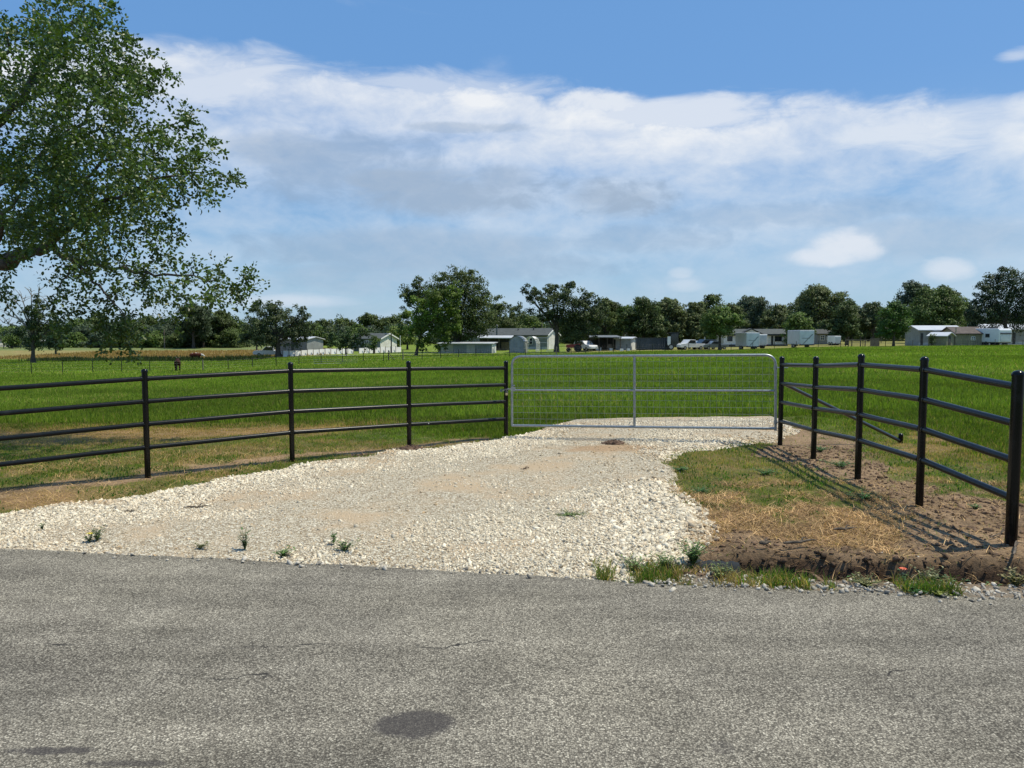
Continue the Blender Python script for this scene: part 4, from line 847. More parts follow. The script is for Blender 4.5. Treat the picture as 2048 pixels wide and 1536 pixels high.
# ------------------------------------------------------------------ near shade tree, reaching in from the left
def shade_tree():
    D = 14.0; bx, by = -13.4, 14.6; bz = g1(bx, by)
    rt = empty('shade_tree', (bx, by, bz), 0, 'large leafy tree reaching in from the left with drooping branches', 'tree'); o = Vector((bx, by, bz))
    mb = MB(); nodes = []
    def limb(pts, rads, n=10):
        pts = [Vector(p)-o for p in pts]; pp = []; rr = []
        for i in range(len(pts)-1):
            for k in range(5):
                t = k/5; j = Vector((random.uniform(-1, 1), random.uniform(-1, 1), random.uniform(-1, 1)))*.05; pp.append(pts[i].lerp(pts[i+1], t)+j*(0 if i == 0 and k == 0 else 1)); rr.append((rads[i]*(1-t)+rads[i+1]*t)*random.uniform(.93, 1.08))
        pp.append(pts[-1]); rr.append(rads[-1]); mb.tube(pp, [q_ if q_ > .16 else q_*.72 for q_ in rr], n)
        for p, r in zip(pp, rr):
            if r < .15: nodes.append((p, r))
    b0 = (bx, by, bz-.3)
    limb([b0, (bx, by, bz+.3), (bx+.15, by, bz+2.2), (bx+.1, by-.1, bz+4.0), (bx+.6, by-.3, bz+6.2), (bx+1.6, by-.4, bz+8.4)], [.48, .38, .32, .26, .17, .05], 14)
    limb([(bx+.15, by, bz+2.2), P(-150, 535, 14.4), P(-20, 532, 14.1), P(50, 510, 14), P(95, 492, 13.9)], [.24, .21, .175, .15, .12], 14)
    e = P(95, 492, 13.9)
    limb([e, P(140, 450, 13.8), P(220, 400, 13.6), P(310, 360, 13.4), P(400, 345, 13.3)], [.09, .07, .05, .03, .015], 8)
    limb([e, P(150, 520, 13.6), P(230, 535, 13.4), P(330, 550, 13.2), P(430, 560, 13.1)], [.075, .055, .042, .028, .012], 8)
    limb([e, P(110, 400, 14.4), P(130, 300, 14.6), P(190, 200, 14.6), P(225, 100, 14.5)], [.09, .07, .055, .035, .015], 8)
    limb([P(110, 400, 14.4), P(200, 330, 15), P(290, 270, 15), P(370, 240, 14.8)], [.06, .045, .03, .012], 8)
    limb([P(150, 520, 13.6), P(200, 570, 13.2), P(250, 630, 13)], [.04, .028, .01], 7)
    limb([P(150, 520, 13.6), P(120, 560, 13.4), P(110, 600, 13.4)], [.03, .02, .008], 7)
    limb([(bx+.1, by-.1, bz+4.0), P(-60, 300, 14), P(40, 200, 14), P(120, 80, 14), P(170, 10, 14)], [.18, .13, .09, .06, .03], 9)
    limb([(bx+.1, by-.1, bz+4.0), P(-60, 400, 15), P(60, 330, 15.4), P(150, 250, 15.6)], [.14, .10, .06, .025], 9)
    limb([(bx+.1, by-.1, bz+3.4), (bx-1.5, by-.6, bz+5), (bx-2.6, by-1, bz+6.5)], [.2, .12, .05], 9)
    limb([P(-60, 300, 14), P(0, 150, 13.6), P(20, 60, 13.5)], [.09, .05, .02], 8)
    limb([P(-20, 532, 14.1), P(10, 430, 13.4), P(60, 360, 13.0)], [.07, .05, .02], 8)
    blobs = [(-110, 100, 120), (-120, 300, 110), (-100, 450, 70), (30, 130, 75), (10, 60, 26), (115, 40, 62), (180, 30, 30), (205, 18, 16, 1), (220, 14, 10, 1), (140, 120, 80), (190, 70, 24), (225, 110, 38), (245, 65, 10, 1), (222, 55, 9, 1), (262, 85, 18, 1), (285, 104, 12, 1), (50, 260, 115), (170, 230, 85), (240, 190, 58), (290, 165, 30, 1), (315, 150, 12, 1), (332, 147, 8, 1), (262, 140, 26), (310, 180, 15, 1), (70, 390, 105), (190, 350, 95), (280, 300, 58), (330, 270, 26), (355, 240, 20, 1), (372, 228, 12, 1), (370, 250, 10, 1), (335, 330, 50), (385, 300, 26, 1), (412, 290, 14, 1), (428, 287, 8, 1), (395, 340, 32), (430, 355, 16, 1), (455, 357, 8, 1), (470, 357, 5, 1), (375, 375, 20, 1), (405, 390, 10, 1), (418, 402, 6, 1), (342, 395, 16, 1), (50, 460, 50), (160, 450, 80), (250, 420, 60), (300, 390, 36), (310, 460, 30), (340, 455, 20, 1), (352, 480, 14, 1), (215, 510, 56), (160, 520, 34), (300, 530, 46), (350, 540, 36), (400, 535, 24), (430, 560, 30), (470, 565, 22, 1), (488, 555, 10, 1), (495, 545, 7, 1), (492, 575, 8, 1), (445, 545, 14, 1), (410, 585, 14, 1), (480, 590, 7, 1), (420, 600, 8, 1), (120, 560, 26), (130, 595, 26, 1), (125, 625, 12, 1), (150, 560, 20), (190, 580, 24), (215, 610, 26), (245, 585, 26), (290, 575, 30), (320, 600, 20, 1), (355, 600, 22), (380, 610, 14, 1), (235, 645, 16, 1), (208, 640, 12, 1), (255, 665, 14, 1), (265, 690, 10, 1), (205, 692, 7, 1), (342, 632, 14, 1), (205, 665, 9, 1), (200, 650, 12, 1), (225, 625, 18, 1), (240, 670, 8, 1), (262, 640, 16, 1), (270, 672, 9, 1), (300, 610, 18, 1), (345, 615, 16, 1), (150, 615, 12, 1), (120, 645, 9, 1), (125, 665, 6, 1), (170, 600, 14, 1), (440, 585, 14, 1), (415, 575, 20), (465, 575, 18, 1), (8, 575, 8, 1), (12, 560, 8, 1), (8, 590, 7, 1), (10, 500, 18), (100, 610, 8, 1)]
    att = []
    for b in blobs:
        cx, cy, r = b[:3]; n = max(3 if r < 20 else 2, int(r*r/(72 if cy < 470 else 122)*(1.0 if cx > -30 else .3)))
        for _ in range(n):
            a = random.uniform(0, 6.28); q_ = r*math.sqrt(random.random()); dp = D-.5+random.gauss(0, 1)*(.35+r*.016)*(1 if len(b) < 4 else .4); dp = min(max(dp, 11.2), 17.3)
            att.append(P(cx+math.cos(a)*q_, cy+math.sin(a)*q_, dp)-o)
    tips = []; br_ = MB(); N = np.array([p for p, r in nodes]); NR = [r for p, r in nodes]
    order = sorted(range(len(att)), key=lambda i: np.min(np.linalg.norm(N-np.array(att[i]), axis=1)))
    for i in order:
        a = att[i]; d = np.linalg.norm(N-np.array(a), axis=1); k = int(np.argmin(d)); s = Vector(N[k]); L = d[k]
        if L < .05: tips.append((a, Vector((0, 0, 1)), .2)); continue
        m1 = s.lerp(a, .4)+Vector((random.uniform(-1, 1), random.uniform(-1, 1), random.uniform(-.2, 1)))*.10*L; m2 = s.lerp(a, .75)+Vector((random.uniform(-1, 1), random.uniform(-1, 1), random.uniform(0, .8)))*.06*L
        r0 = min(NR[k]*.7, .004+.010*L+.004); br_.tube([s, m1, m2, a], [r0, r0*.75, r0*.5, .0025], 5, False)
        N = np.vstack([N, m1, m2, a]); NR += [r0*.8, r0*.6, r0*.5]; tips.append((a, (a-m2).normalized(), min(max(L, .25), .55)))
    mb.build('trunk', M['bark'], rt); br_.build('branches', M['bark'], rt)
    C0 = []; Dd = []; S = []
    cs = []
    for a, d, L in tips:
        for k in range(2+(random.random() < .5)):              # a leaf spray: short shoots with alternate leaves
            dv = (d+Vector((random.gauss(0, .5), random.gauss(0, .5), random.gauss(-.05, .4)))).normalized(); ln = random.uniform(.20, .42); st = a-d*random.uniform(0, L*.6); tint = random.uniform(.7, 1.3)
            for j in range(12):
                p = st+dv*ln*(j/12)+Vector((0, 0, -.08*(j/12)**2)); ld = (dv*.7+Vector((random.gauss(0, .8), random.gauss(0, .8), random.gauss(-.1, .7)))).normalized()
                C0.append(p+ld*.03); Dd.append(ld); S.append(random.uniform(.045, .085)); cs.append(tint)
    C0 = np.array(C0); Dd = np.array(Dd); S = np.array(S)[:, None]; n = len(C0); cs = np.array(cs)[:, None]
    nr_ = rng.normal(size=(n, 3))+np.array([0, 0, .8]); u = np.cross(Dd, nr_); u /= np.linalg.norm(u, axis=1, keepdims=True); nn = np.cross(u, Dd)
    L_, W_ = S, S*.30
    V = np.stack([C0, C0+Dd*L_*.35+u*W_+nn*W_*.3, C0+Dd*L_*.75+u*W_*.85+nn*W_*.2, C0+Dd*L_, C0+Dd*L_*.75-u*W_*.85+nn*W_*.2, C0+Dd*L_*.35-u*W_+nn*W_*.3], 1).reshape(-1, 3)
    k = np.arange(n)[:, None]*6; fs = [np.concatenate([k+np.array([[0, 1, 2, 3]]), k+np.array([[0, 3, 4, 5]])])]
    col = np.array([.068, .110, .022])*cs*rng.uniform(.7, 1.5, (n, 1)); y = rng.random((n, 1)) < .12; col = np.where(y, np.array([.10, .14, .03]), col)
    mesh_np('foliage', V, fs, M['leaf'], rt, np.repeat(col, 6, 0))
    print('leaves', n, 'twigs', len(tips))
shade_tree()

# ------------------------------------------------------------------ buildings
def window(par, x0, x1, y, z0, z1, frame='white', axis='y', s=-1):
    if axis == 'y':
        f = MB().box(x0-.08, x1+.08, min(y, y+s*.05), max(y, y+s*.05), z0-.08, z1+.08).build('window', M[frame], par); MB().box(x0, x1, min(y+s*.03, y+s*.07), max(y+s*.03, y+s*.07), z0, z1).build('pane', M['glass'], f)
        MB().box((x0+x1)/2-.03, (x0+x1)/2+.03, min(y+s*.05, y+s*.09), max(y+s*.05, y+s*.09), z0, z1).box(x0, x1, min(y+s*.05, y+s*.088), max(y+s*.05, y+s*.088), (z0+z1)/2-.03, (z0+z1)/2+.03).build('muntin', M[frame], f)
    return f
def gable_house(name, px0, px1, Y, rz, depth, wall, rise, wallm, roofm, label, cat='house', z=None, over=.3, gablem=None, trim=None, wins=(), doors=(), skirt=True, ridge='x', sc=1.0):
    x0, x1 = PX(px0, Y), PX(px1, Y); L = (x1-x0)/math.cos(rz); cx = (x0+x1)/2; zz = g1(cx, Y) if z is None else z
    rt = empty(name, (cx, Y, zz), rz, label, cat); h = depth/2
    if ridge == 'x':
        MB().prismx([(-h, -.3), (h, -.3), (h, wall), (0, wall+rise-.02), (-h, wall)], -L/2, L/2).build('wall', M[wallm], rt)
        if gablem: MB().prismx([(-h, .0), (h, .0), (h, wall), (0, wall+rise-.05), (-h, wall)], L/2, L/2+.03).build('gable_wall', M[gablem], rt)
        k = rise/h; t = .14; e = h+over
        rf = MB().prismx([(-e, wall-over*k), (-e, wall-over*k+t), (0, wall+rise+t), (e, wall-over*k+t), (e, wall-over*k), (0, wall+rise)], -L/2-.3, L/2+.35).build('roof', M[roofm], rt)
        if trim: MB().prismx([(-e-.02, wall-over*k-.08), (-e-.02, wall-over*k+t), (0, wall+rise+t+.02), (e+.02, wall-over*k+t), (e+.02, wall-over*k-.08), (0, wall+rise-.12)], L/2+.35, L/2+.42).build('barge_board', M[trim], rt)
    else:
        MB().prism([(-L/2, -.3), (L/2, -.3), (L/2, wall), (0, wall+rise-.02), (-L/2, wall)], -h, h).build('wall', M[wallm], rt)
        k = rise/(L/2); e = L/2+over; t = .12
        rf = MB().prism([(-e, wall-over*k), (-e, wall-over*k+t), (0, wall+rise+t), (e, wall-over*k+t), (e, wall-over*k), (0, wall+rise)], -h-.25, h+.2).build('roof', M[roofm], rt)
    if skirt: MB().box(-L/2-.02, L/2+.02, -h-.03, -h+.05, -.3, .55).build('skirting', M['skirt'], rt)
    for (a, b, c, d, *fr) in wins: window(rt, a*L-L/2, b*L-L/2, -h, c, d, fr[0] if fr else 'white')
    for (a, b, c) in doors:
        dr = MB().box(a*L-L/2, b*L-L/2, -h-.05, -h+.02, .1, c).build('door', M['dark'], rt); MB().tube([(b*L-L/2-.15, -h-.07, c*.45), (b*L-L/2-.15, -h-.12, c*.45)], .03, 6).build('handle', M['rim'], dr)
    return rt, rf, L, h
# long grey-roofed home with a white gable end
rt, rf, L, h = gable_house('long_home', 936, 1104, 158, R(-21), 8.0, 2.9, 1.35, 'vinylgrey', 'shingle', 'long home with a shaded grey front, charcoal roof and a sunlit white gable end', trim='white', gablem='vinylwhite', wins=[(.775, .835, 1.1, 2.3), (.06, .11, 1.2, 2.2), (.30, .36, 1.2, 2.2)], doors=[(.60, .65, 2.3)])  # front wall's shade is put into its grey, the lit gable stays white
for u, hh in ((.12, .25), (.25, .3), (.62, .25), (.80, .45)): MB().tube([(u*L-L/2, -1.2, 3.5), (u*L-L/2, -1.2, 4.0+hh)], .12, 8).dome((u*L-L/2, -1.2, 4.0+hh), .16, .1, 8).build('roof_vent', M['dark'], rf)
MB().tube([(-L*.06, -h-.6, 0), (-L*.06, -h-.6, 4.9)], .18, 10).dome((-L*.06, -h-.6, 4.9), .3, .2, 10).build('stove_pipe', M['greymetal'], rt)
# porch awning left of the gambrel shed
c = empty('porch_awning', (PX(990, 147), 147, g1(PX(990, 147), 147)), R(-6), 'white roofed awning on posts in front of the long home', 'awning')
MB().prismx([(-2.2, 2.35), (-2.2, 2.5), (2.2, 2.95), (2.2, 2.8)], -3.5, 3.5).build('roof', M['whitemetal'], c)
for i in range(4): box('post', M['wood'], c, -3.4+i*2.2, -3.28+i*2.2, -2.1, -1.98, -.2, 2.36)
box('dark_backing', M['dark'], c, -3.4, 3.3, 2.0, 2.1, 0, 2.75); box('storage_shelf', M['wood'], c, 1.2, 3.0, .5, 1.2, .0, 1.6)  # dark sheet painted as the shade under the awning, plus a shelf
for i, (u, s) in enumerate([(.4, .6), (1.3, .5), (2.2, .7)]): pass
# low shed row with white roof
c = empty('low_shed', (PX(935, 132), 132, g1(PX(935, 132), 132)), R(-10), 'low blue grey shed row with a flat white roof beside the awning', 'shed'); W = 108/F*132/2
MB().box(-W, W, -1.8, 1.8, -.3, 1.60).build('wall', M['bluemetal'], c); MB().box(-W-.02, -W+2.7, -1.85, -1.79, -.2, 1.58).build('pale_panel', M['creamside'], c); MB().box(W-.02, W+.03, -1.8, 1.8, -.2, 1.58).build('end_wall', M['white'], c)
MB().prismx([(-2.2, 1.62), (-2.2, 1.74), (2.1, 1.95), (2.1, 1.83)], -W-.3, W+.3).build('roof', M['whitemetal'], c); box('door', M['lightmetal'], c, .3, 1.8, -1.86, -1.79, 0, 1.5)
# gambrel shed
c = empty('gambrel_shed', (PX(1037, 134), 134, g1(PX(1037, 134), 134)), R(-14), 'small pale grey barn shaped shed with a rounded gambrel front', 'shed'); w_ = 1.3
pr = [(-w_, -.3), (w_, -.3), (w_, 1.9), (w_*.75, 2.45), (w_*.35, 2.8), (0, 2.9), (-w_*.35, 2.8), (-w_*.75, 2.45), (-w_, 1.9)]
MB().prism(pr, -1.6, 1.6).build('wall', M['lightmetal'], c); out = [(x*1.06, z*1.02+.02) for x, z in pr[2:]]; MB().prism(out+[(x*.99, z*.985) for x, z in out[::-1]], -1.75, 1.75).build('roof', M['lightmetal'], c)
dr = MB().box(-.75, .75, -1.65, -1.59, .05, 1.9).build('door', M['lightmetal'], c); MB().tube([(.1, -1.68, 1), (.1, -1.72, 1.15)], .03, 6).build('handle', M['dark'], dr)
# hoop greenhouse frame
c = empty('hoop_frame', (PX(1064, 137), 137, g1(PX(1064, 137), 137)), R(-14), 'white hooped greenhouse frame right of the barn shaped shed', 'greenhouse')
for i in range(5):
    y = -1.4+i*.75; MB().tube([(-1.1, y, 0), (-1.1, y, 1.7), (-.8, y, 2.4), (-.3, y, 2.75), (.3, y, 2.75), (.8, y, 2.4), (1.1, y, 1.7), (1.1, y, 0)], .05, 6).build('hoop', M['white'], c)
MB().box(.9, 1.0, -1.4, 1.6, .3, .4).box(-1.1, -1.0, -1.4, 1.6, 1.6, 1.7).box(.95, 1.05, -1.4, 1.6, 1.6, 1.7).build('purlin', M['white'], c); MB().prism([(-1.15, 1.7), (-.83, 2.45), (-.3, 2.82), (.3, 2.82), (.8, 2.45), (.78, 2.4), (.28, 2.78), (-.28, 2.78), (-.8, 2.42), (-1.1, 1.7)], -1.5, .5).build('cover', M['white'], c)
c = empty('scaffold', (PX(1084, 139), 139, g1(PX(1084, 139), 139)), R(-14), 'grey pipe scaffold standing before the home window', 'scaffold')
for x in (-1, 1): MB().tube([(x, 0, 0), (x, 0, 2.6)], .05, 6).tube([(x, 1, 0), (x, 1, 2.6)], .05, 6).build('leg', M['galv'], c)
MB().tube([(-1, 0, 2.5), (1, 0, 2.5)], .05, 6).tube([(-1, 0, 1.6), (1, 0, 1.6)], .05, 6).tube([(-1, 1, 2.5), (1, 1, 2.5)], .05, 6).tube([(-1, 0, 2.5), (-1, 1, 2.5)], .05, 6).build('cross_bar', M['galv'], c)
MB().box(.9, 3.2, -.9, -.6, .0, .12).build('plank', M['white'], c)
def utility_pole(px, top, Y, label, arm=True, r=.1, m='wood'):
    x = PX(px, Y); z = g1(x, Y); H = P(px, top, Y).z-z; c = empty('utility_pole', (x, Y, z), 0, label, 'pole'); MB().tube([(0, 0, -.3), (0, 0, H)], [r*1.2, r], 8).build('shaft', M[m], c)
    if arm: MB().tube([(0, 0, H-.3), (-.9, 0, H-.1)], .05, 6).build('arm', M['galv'], c); MB().tube([(-1.2, 0, H-.12), (-.8, 0, H-.12)], .14, 8).build('lamp', M['lightmetal'], c)
utility_pole(783, 667, 138, 'dark yard light pole in front of the white gable wall')
c = utility_pole(1084, 625, 164, 'tall pole behind the grey roof, left of the gable oak', False); utility_pole(1762-1, 640, 180, 'slim pole over the wooden pen', False, .08); utility_pole(1409, 674, 150, 'white stub pole between the parked cars', False, .08, 'white')
utility_pole(801, 671, 150, 'white mast at the right corner of the white gable', False, .06, 'white')
utility_pole(330, 660, 190, 'slim dark pole at the foot of the left treeline', False, .12)
# metal barn (left)
rt, rf, L, h = gable_house('metal_barn', 566, 634, 150, R(-20), 5.5, 2.6, .45, 'greymetal', 'whitemetal', 'dark grey metal barn with a pale roof behind the wide dark oak', 'barn', gablem='lightmetal', skirt=False, doors=[(.5, .58, 2.2)])
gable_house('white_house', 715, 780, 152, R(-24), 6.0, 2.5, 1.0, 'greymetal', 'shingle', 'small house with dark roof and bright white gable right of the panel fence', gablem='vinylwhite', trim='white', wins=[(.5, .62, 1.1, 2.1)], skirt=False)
# white panel fence
def panel_fence():
    a = Vector((PX(566, 128), 128, 0)); b = Vector((PX(802, 143), 143, 0)); c = empty('panel_fence', (a.x, a.y, g1(a.x, a.y)), 0, 'low white panel fence with posts along the yard before the metal barn', 'fence'); n = 21; o = c.location
    for i in range(n):
        p, q_ = a.lerp(b, i/n), a.lerp(b, (i+1)/n); zp, zq = g1(p.x, p.y), g1(q_.x, q_.y); j = random.uniform(-.06, .06)
        vs = [(p.x, p.y, zp-.1), (q_.x, q_.y, zq-.1), (q_.x, q_.y+.35, zq+1.0+j), (p.x, p.y+.35, zp+1.0+j)]; vs = [Vector(v)-o for v in vs]; vs += [v+Vector((0, .06, 0)) for v in vs]
        if i not in (12,): MB().add(vs, [(0, 1, 2, 3), (7, 6, 5, 4), (0, 4, 5, 1), (3, 2, 6, 7), (1, 5, 6, 2), (0, 3, 7, 4)]).build('panel', M['white'], c)
        MB().tube([Vector((p.x, p.y-.08, zp-.2))-o, Vector((p.x, p.y-.08, zp+1.15))-o], .06, 6).build('post', M['wood'], c)
panel_fence()
# open pole barn
c = empty('pole_barn', (PX(1207, 138), 138, g1(PX(1207, 138), 138)), 0, 'open dark pole barn with a thin roof right of the red tractor', 'carport')
MB().prismx([(-3.2, 2.35), (-3.2, 2.47), (3.2, 2.8), (3.2, 2.68)], -2.9, 2.9).build('roof', M['greymetal'], c)
for x in (-2.7, -1.2, .3, 1.4, 2.7):
    for y in (-3, 3): MB().tube([(x, y, -.3), (x, y, 2.45)], .08, 6).build('post', M['far_bark'], c)
box('dark_backing', M['dark'], c, -2.7, 2.7, 3.1, 3.2, 0, 2.5);  # dark sheet across the open back
def crate(px, Y, w, d, h, m, label, cat='box'):
    x = PX(px, Y); o_ = MB().box(-w/2, w/2, -d/2, d/2, 0, h).box(-w/2-.02, w/2+.02, -d/2-.02, d/2+.02, h-.08, h+.02).build('storage_box', M[m]); o_.location = (x, Y, g1(x, Y)); tag(o_, label, cat); return o_
crate(1197, 136.5, .9, .6, .55, 'white', 'white appliance box under the open pole barn'); crate(1222, 135.5, .5, .5, .4, 'white', 'small white tub at the right post of the pole barn'); crate(1243, 132, .6, .5, .35, 'white', 'white bucket left of the grey shed door'); crate(1256, 132, .6, .5, .35, 'white', 'white bucket right of the grey shed door'); crate(1218, 137, .8, .8, 1.1, 'wood', 'brown crate stack deep under the pole barn')
# small shed with white end and container
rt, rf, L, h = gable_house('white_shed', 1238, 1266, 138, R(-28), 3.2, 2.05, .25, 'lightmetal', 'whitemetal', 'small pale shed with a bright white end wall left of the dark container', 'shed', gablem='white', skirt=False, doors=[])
c = empty('shipping_container', (PX(1304, 135), 135, g1(PX(1304, 135), 135)), R(-4), 'dark blue grey ribbed container between the white shed and the truck', 'container'); mb = MB(); W = 2.95
MB().box(-W, W, -1.2, 1.2, .1, 2.15).build('body', M['darkbox'], c)
for i in range(16): x = -W+.1+i*(2*W-.2)/15; mb.box(x-.05, x+.05, -1.26, -1.195, .2, 2.1)
mb.build('rib', M['darkbox'], c); MB().box(-W-.05, W+.05, -1.28, -1.18, 2.1, 2.22).box(-W-.05, W+.05, -1.28, -1.18, .02, .16).build('edge_rail', M['dark'], c)
for x in (-2, 0, 1.6): MB().tube([(x, -1.15, 0), (x, -.8, 0)], .3, 12).build('wheel', M['tyre'], c)
gable_house('tan_house', 1252, 1336, 172, 0, 7, 2.5, 1.1, 'creamside', 'brownroof', 'long low tan roofed house glimpsed behind the dark container', skirt=False)
# ---- vehicles
def wheel(par, x, y, r=.34, w=.22):
    a = MB().tube([(x, y-w/2, r), (x, y+w/2, r)], r, 18).build('wheel', M['tyre'], par); s = -1 if y < 0 else 1; MB().tube([(x, y+s*(w/2-.01), r), (x, y+s*(w/2+.015), r)], r*.6, 14).build('rim', M['rim'], a)
def vehicle(kind, px, Y, rz, paint, label, name, s=1.0, x=None):
    x = PX(px, Y) if x is None else x; c = empty(name, (x, Y, g1(x, Y)), rz, label, {'pickup': 'pickup truck', 'sedan': 'car', 'suv': 'car'}[kind]); c.scale = (s, s, s)
    if kind == 'pickup':
        body = [(-2.75, .5), (-2.75, 1.05), (-.75, 1.08), (-.7, 1.1), (-.55, 1.78), (.65, 1.82), (1.3, 1.2), (2.55, 1.08), (2.8, .9), (2.8, .45), (2.3, .4), (-2.2, .42)]; cab = [(-.62, 1.14), (-.5, 1.7), (.6, 1.73), (1.12, 1.2)]; Wd = .95; bx = True
    elif kind == 'suv':
        body = [(-2.35, .45), (-2.4, 1.0), (-2.15, 1.7), (.35, 1.78), (1.1, 1.15), (2.2, 1.02), (2.4, .8), (2.4, .42), (-2.2, .38)]; cab = [(-2.1, 1.12), (-1.95, 1.6), (.28, 1.67), (.85, 1.15)]; Wd = .92; bx = False
    else:
        body = [(-2.25, .4), (-2.3, .95), (-1.6, 1.05), (-.9, 1.42), (.35, 1.45), (1.15, .98), (2.15, .85), (2.3, .65), (2.3, .35), (-2.1, .32)]; cab = [(-1.35, 1.03), (-.82, 1.36), (.3, 1.38), (.92, 1.0)]; Wd = .88; bx = False
    bd = MB().prism(body, -Wd, Wd).build('body', M[paint], c, .07)
    for y0, y1 in ((-Wd-.012, -Wd+.02), (Wd-.02, Wd+.012)): MB().prism(cab, y0, y1).build('side_window', M['glass'], c)
    fx = cab[-2], cab[-1]; MB().add([(fx[0][0]+.04, -Wd*.85, fx[0][1]+.03), (fx[1][0]+.1, -Wd*.9, fx[1][1]+.03), (fx[1][0]+.1, Wd*.9, fx[1][1]+.03), (fx[0][0]+.04, Wd*.85, fx[0][1]+.03), (fx[0][0]-.1, -Wd*.85, fx[0][1]-.1), (fx[1][0]-.1, -Wd*.9, fx[1][1]-.1), (fx[1][0]-.1, Wd*.9, fx[1][1]-.1), (fx[0][0]-.1, Wd*.85, fx[0][1]-.1)], [(0, 1, 2, 3), (4, 7, 6, 5), (0, 4, 5, 1), (3, 2, 6, 7)]).build('windshield', M['glass'], c)
    for y in (-Wd*.7, Wd*.7): box('headlight', M['headlamp'], c, body[-3 if kind != 'pickup' else -4][0]-.06, 2.84 if kind == 'pickup' else 2.44 if kind == 'suv' else 2.34, y-.18, y+.18, .68, .84); box('tail_light', M['lamp'], c, body[0][0]-.05, body[0][0]+.04, y-.12, y+.12, .75, .95)
    if bx: box('truck_bed', M['dark'], c, -2.68, -.82, -Wd+.12, Wd-.12, 1.05, 1.115)
    xa = 1.75 if bx else 1.45
    for xx in (-xa*1.0, xa):
        for y in (-Wd+.08, Wd-.08): wheel(c, xx, y)
    return c
vehicle('pickup', 541, 131, R(180+8), 'whitepaint', 'white pickup parked at the left end of the white panel fence', 'pickup_truck')
vehicle('suv', 1171, 136, R(-60), 'whitepaint', 'white vehicle parked behind the red tractor', 'parked_car', 1.05)
vehicle('pickup', 1379, 133, R(205), 'whitepaint', 'white pickup nose towards the camera beside the dark truck', 'pickup_truck')
vehicle('sedan', 1396, 141, R(215), 'silver', 'silver car behind the white pickup', 'parked_car', 1.05)
vehicle('suv', 1407, 136, R(200), 'blackpaint', 'black car with pale tail between silver car and grey pickup', 'parked_car', 1.02)
vehicle('pickup', 1429, 134, R(188), 'greypaint', 'grey pickup parked left of the straight trunked tree', 'pickup_truck', .85)
# red tractor
x = PX(1149, 133); c = empty('tractor', (x, 133, g1(x, 133)), R(170), 'small red tractor parked before the white vehicle', 'tractor')
MB().prism([(-.2, .7), (1.4, .7), (1.45, 1.25), (.2, 1.35), (-.2, 1.2)], -.33, .33).build('hood', M['redpaint'], c, .05); box('seat', M['dark'], c, -.75, -.3, -.25, .25, 1.05, 1.2)
for y in (-.7, .7): MB().tube([(-.6, y-.15, .65), (-.6, y+.15, .65)], .65, 20).build('rear_wheel', M['tyre'], c); MB().tube([(1.1, y*.85-.1, .35), (1.1, y*.85+.1, .35)], .35, 16).build('front_wheel', M['tyre'], c); MB().prism([(-1.25, 1.1), (-1.1, 1.35), (-.6, 1.45), (-.1, 1.3), (-.1, 1.2), (-.6, 1.36), (-1.1, 1.2)], y-.18, y+.18).build('fender', M['redpaint'], c)
MB().tube([(-.1, 0, 1.2), (-.3, 0, 1.55)], .03, 6).tube([(-.42, -.18, 1.5), (-.3, -.2, 1.6), (-.2, 0, 1.63), (-.3, .2, 1.6), (-.42, .18, 1.5)], .02, 6).build('steering_wheel', M['dark'], c); MB().tube([(.8, .1, 1.3), (.8, .1, 1.9)], .03, 6).build('exhaust', M['dark'], c); box('grille', M['dark'], c, 1.42, 1.48, -.25, .25, .75, 1.2)
# old truck with bare chassis
x = PX(1350, 133); c = empty('cab_truck', (x, 133, g1(x, 133)), R(-3), 'old dark cab truck with a bare chassis and big wheel right of the container', 'truck')
MB().prism([(-1.6, .55), (-1.6, 1.5), (-1.0, 1.6), (-.8, 2.9), (.4, 3.0), (.4, .55)], -1.05, 1.05).build('cab', M['blackpaint'], c, .05); MB().box(-1.55, -1.0, -1.08, -1.0, .8, 2.4).build('door', M['white'], c); MB().box(-.85, .1, -1.09, -1.04, 1.8, 2.6).build('side_window', M['glass'], c)
MB().box(.4, 3.1, -.5, -.3, .75, .95).box(.4, 3.1, .3, .5, .75, .95).build('chassis', M['dark'], c); MB().box(-1.0, .6, -1.1, 1.1, 2.98, 3.12).build('visor_roof', M['dark'], c)
for xx in (-.9, 1.2):
    for y in (-.95, .95): wheel(c, xx, y, .52, .3)
# white manufactured home with portico
rt, rf, L, h = gable_house('manufactured_home', 1441, 1562, 158, R(-5), 8, 2.55, 1.0, 'vinylwhite', 'shingle', 'white manufactured home with dark roof edge and a gabled portico', wins=[(.06, .13, 1.2, 2.1, 'dark'), (.19, .26, 1.2, 2.2, 'dark'), (.80, .90, 1.15, 2.1, 'dark')], doors=[(.74, .775, 2.2)], gablem='white', skirt=False)
MB().box(-L/2, L/2, -h-.04, -h+.05, -.2, .45).build('skirting', M['dark'], rt); MB().box(-L/2-.3, L/2+.35, -h-.36, -h-.29, 2.28, 2.48).build('fascia', M['dark'], rt)
px_ = -L/2+.42*L; MB().prism([(px_-2.6, 2.3), (px_+2.6, 2.3), (px_, 3.55)], -h-.6, -h+2).build('portico_gable', M['vinylwhite'], rt); MB().prism([(px_-3.0, 2.2), (px_-3.0, 2.36), (px_, 3.78), (px_+3.0, 2.36), (px_+3.0, 2.2), (px_, 3.6)], -h-.8, -h+2).build('portico_roof', M['dark'], rt)
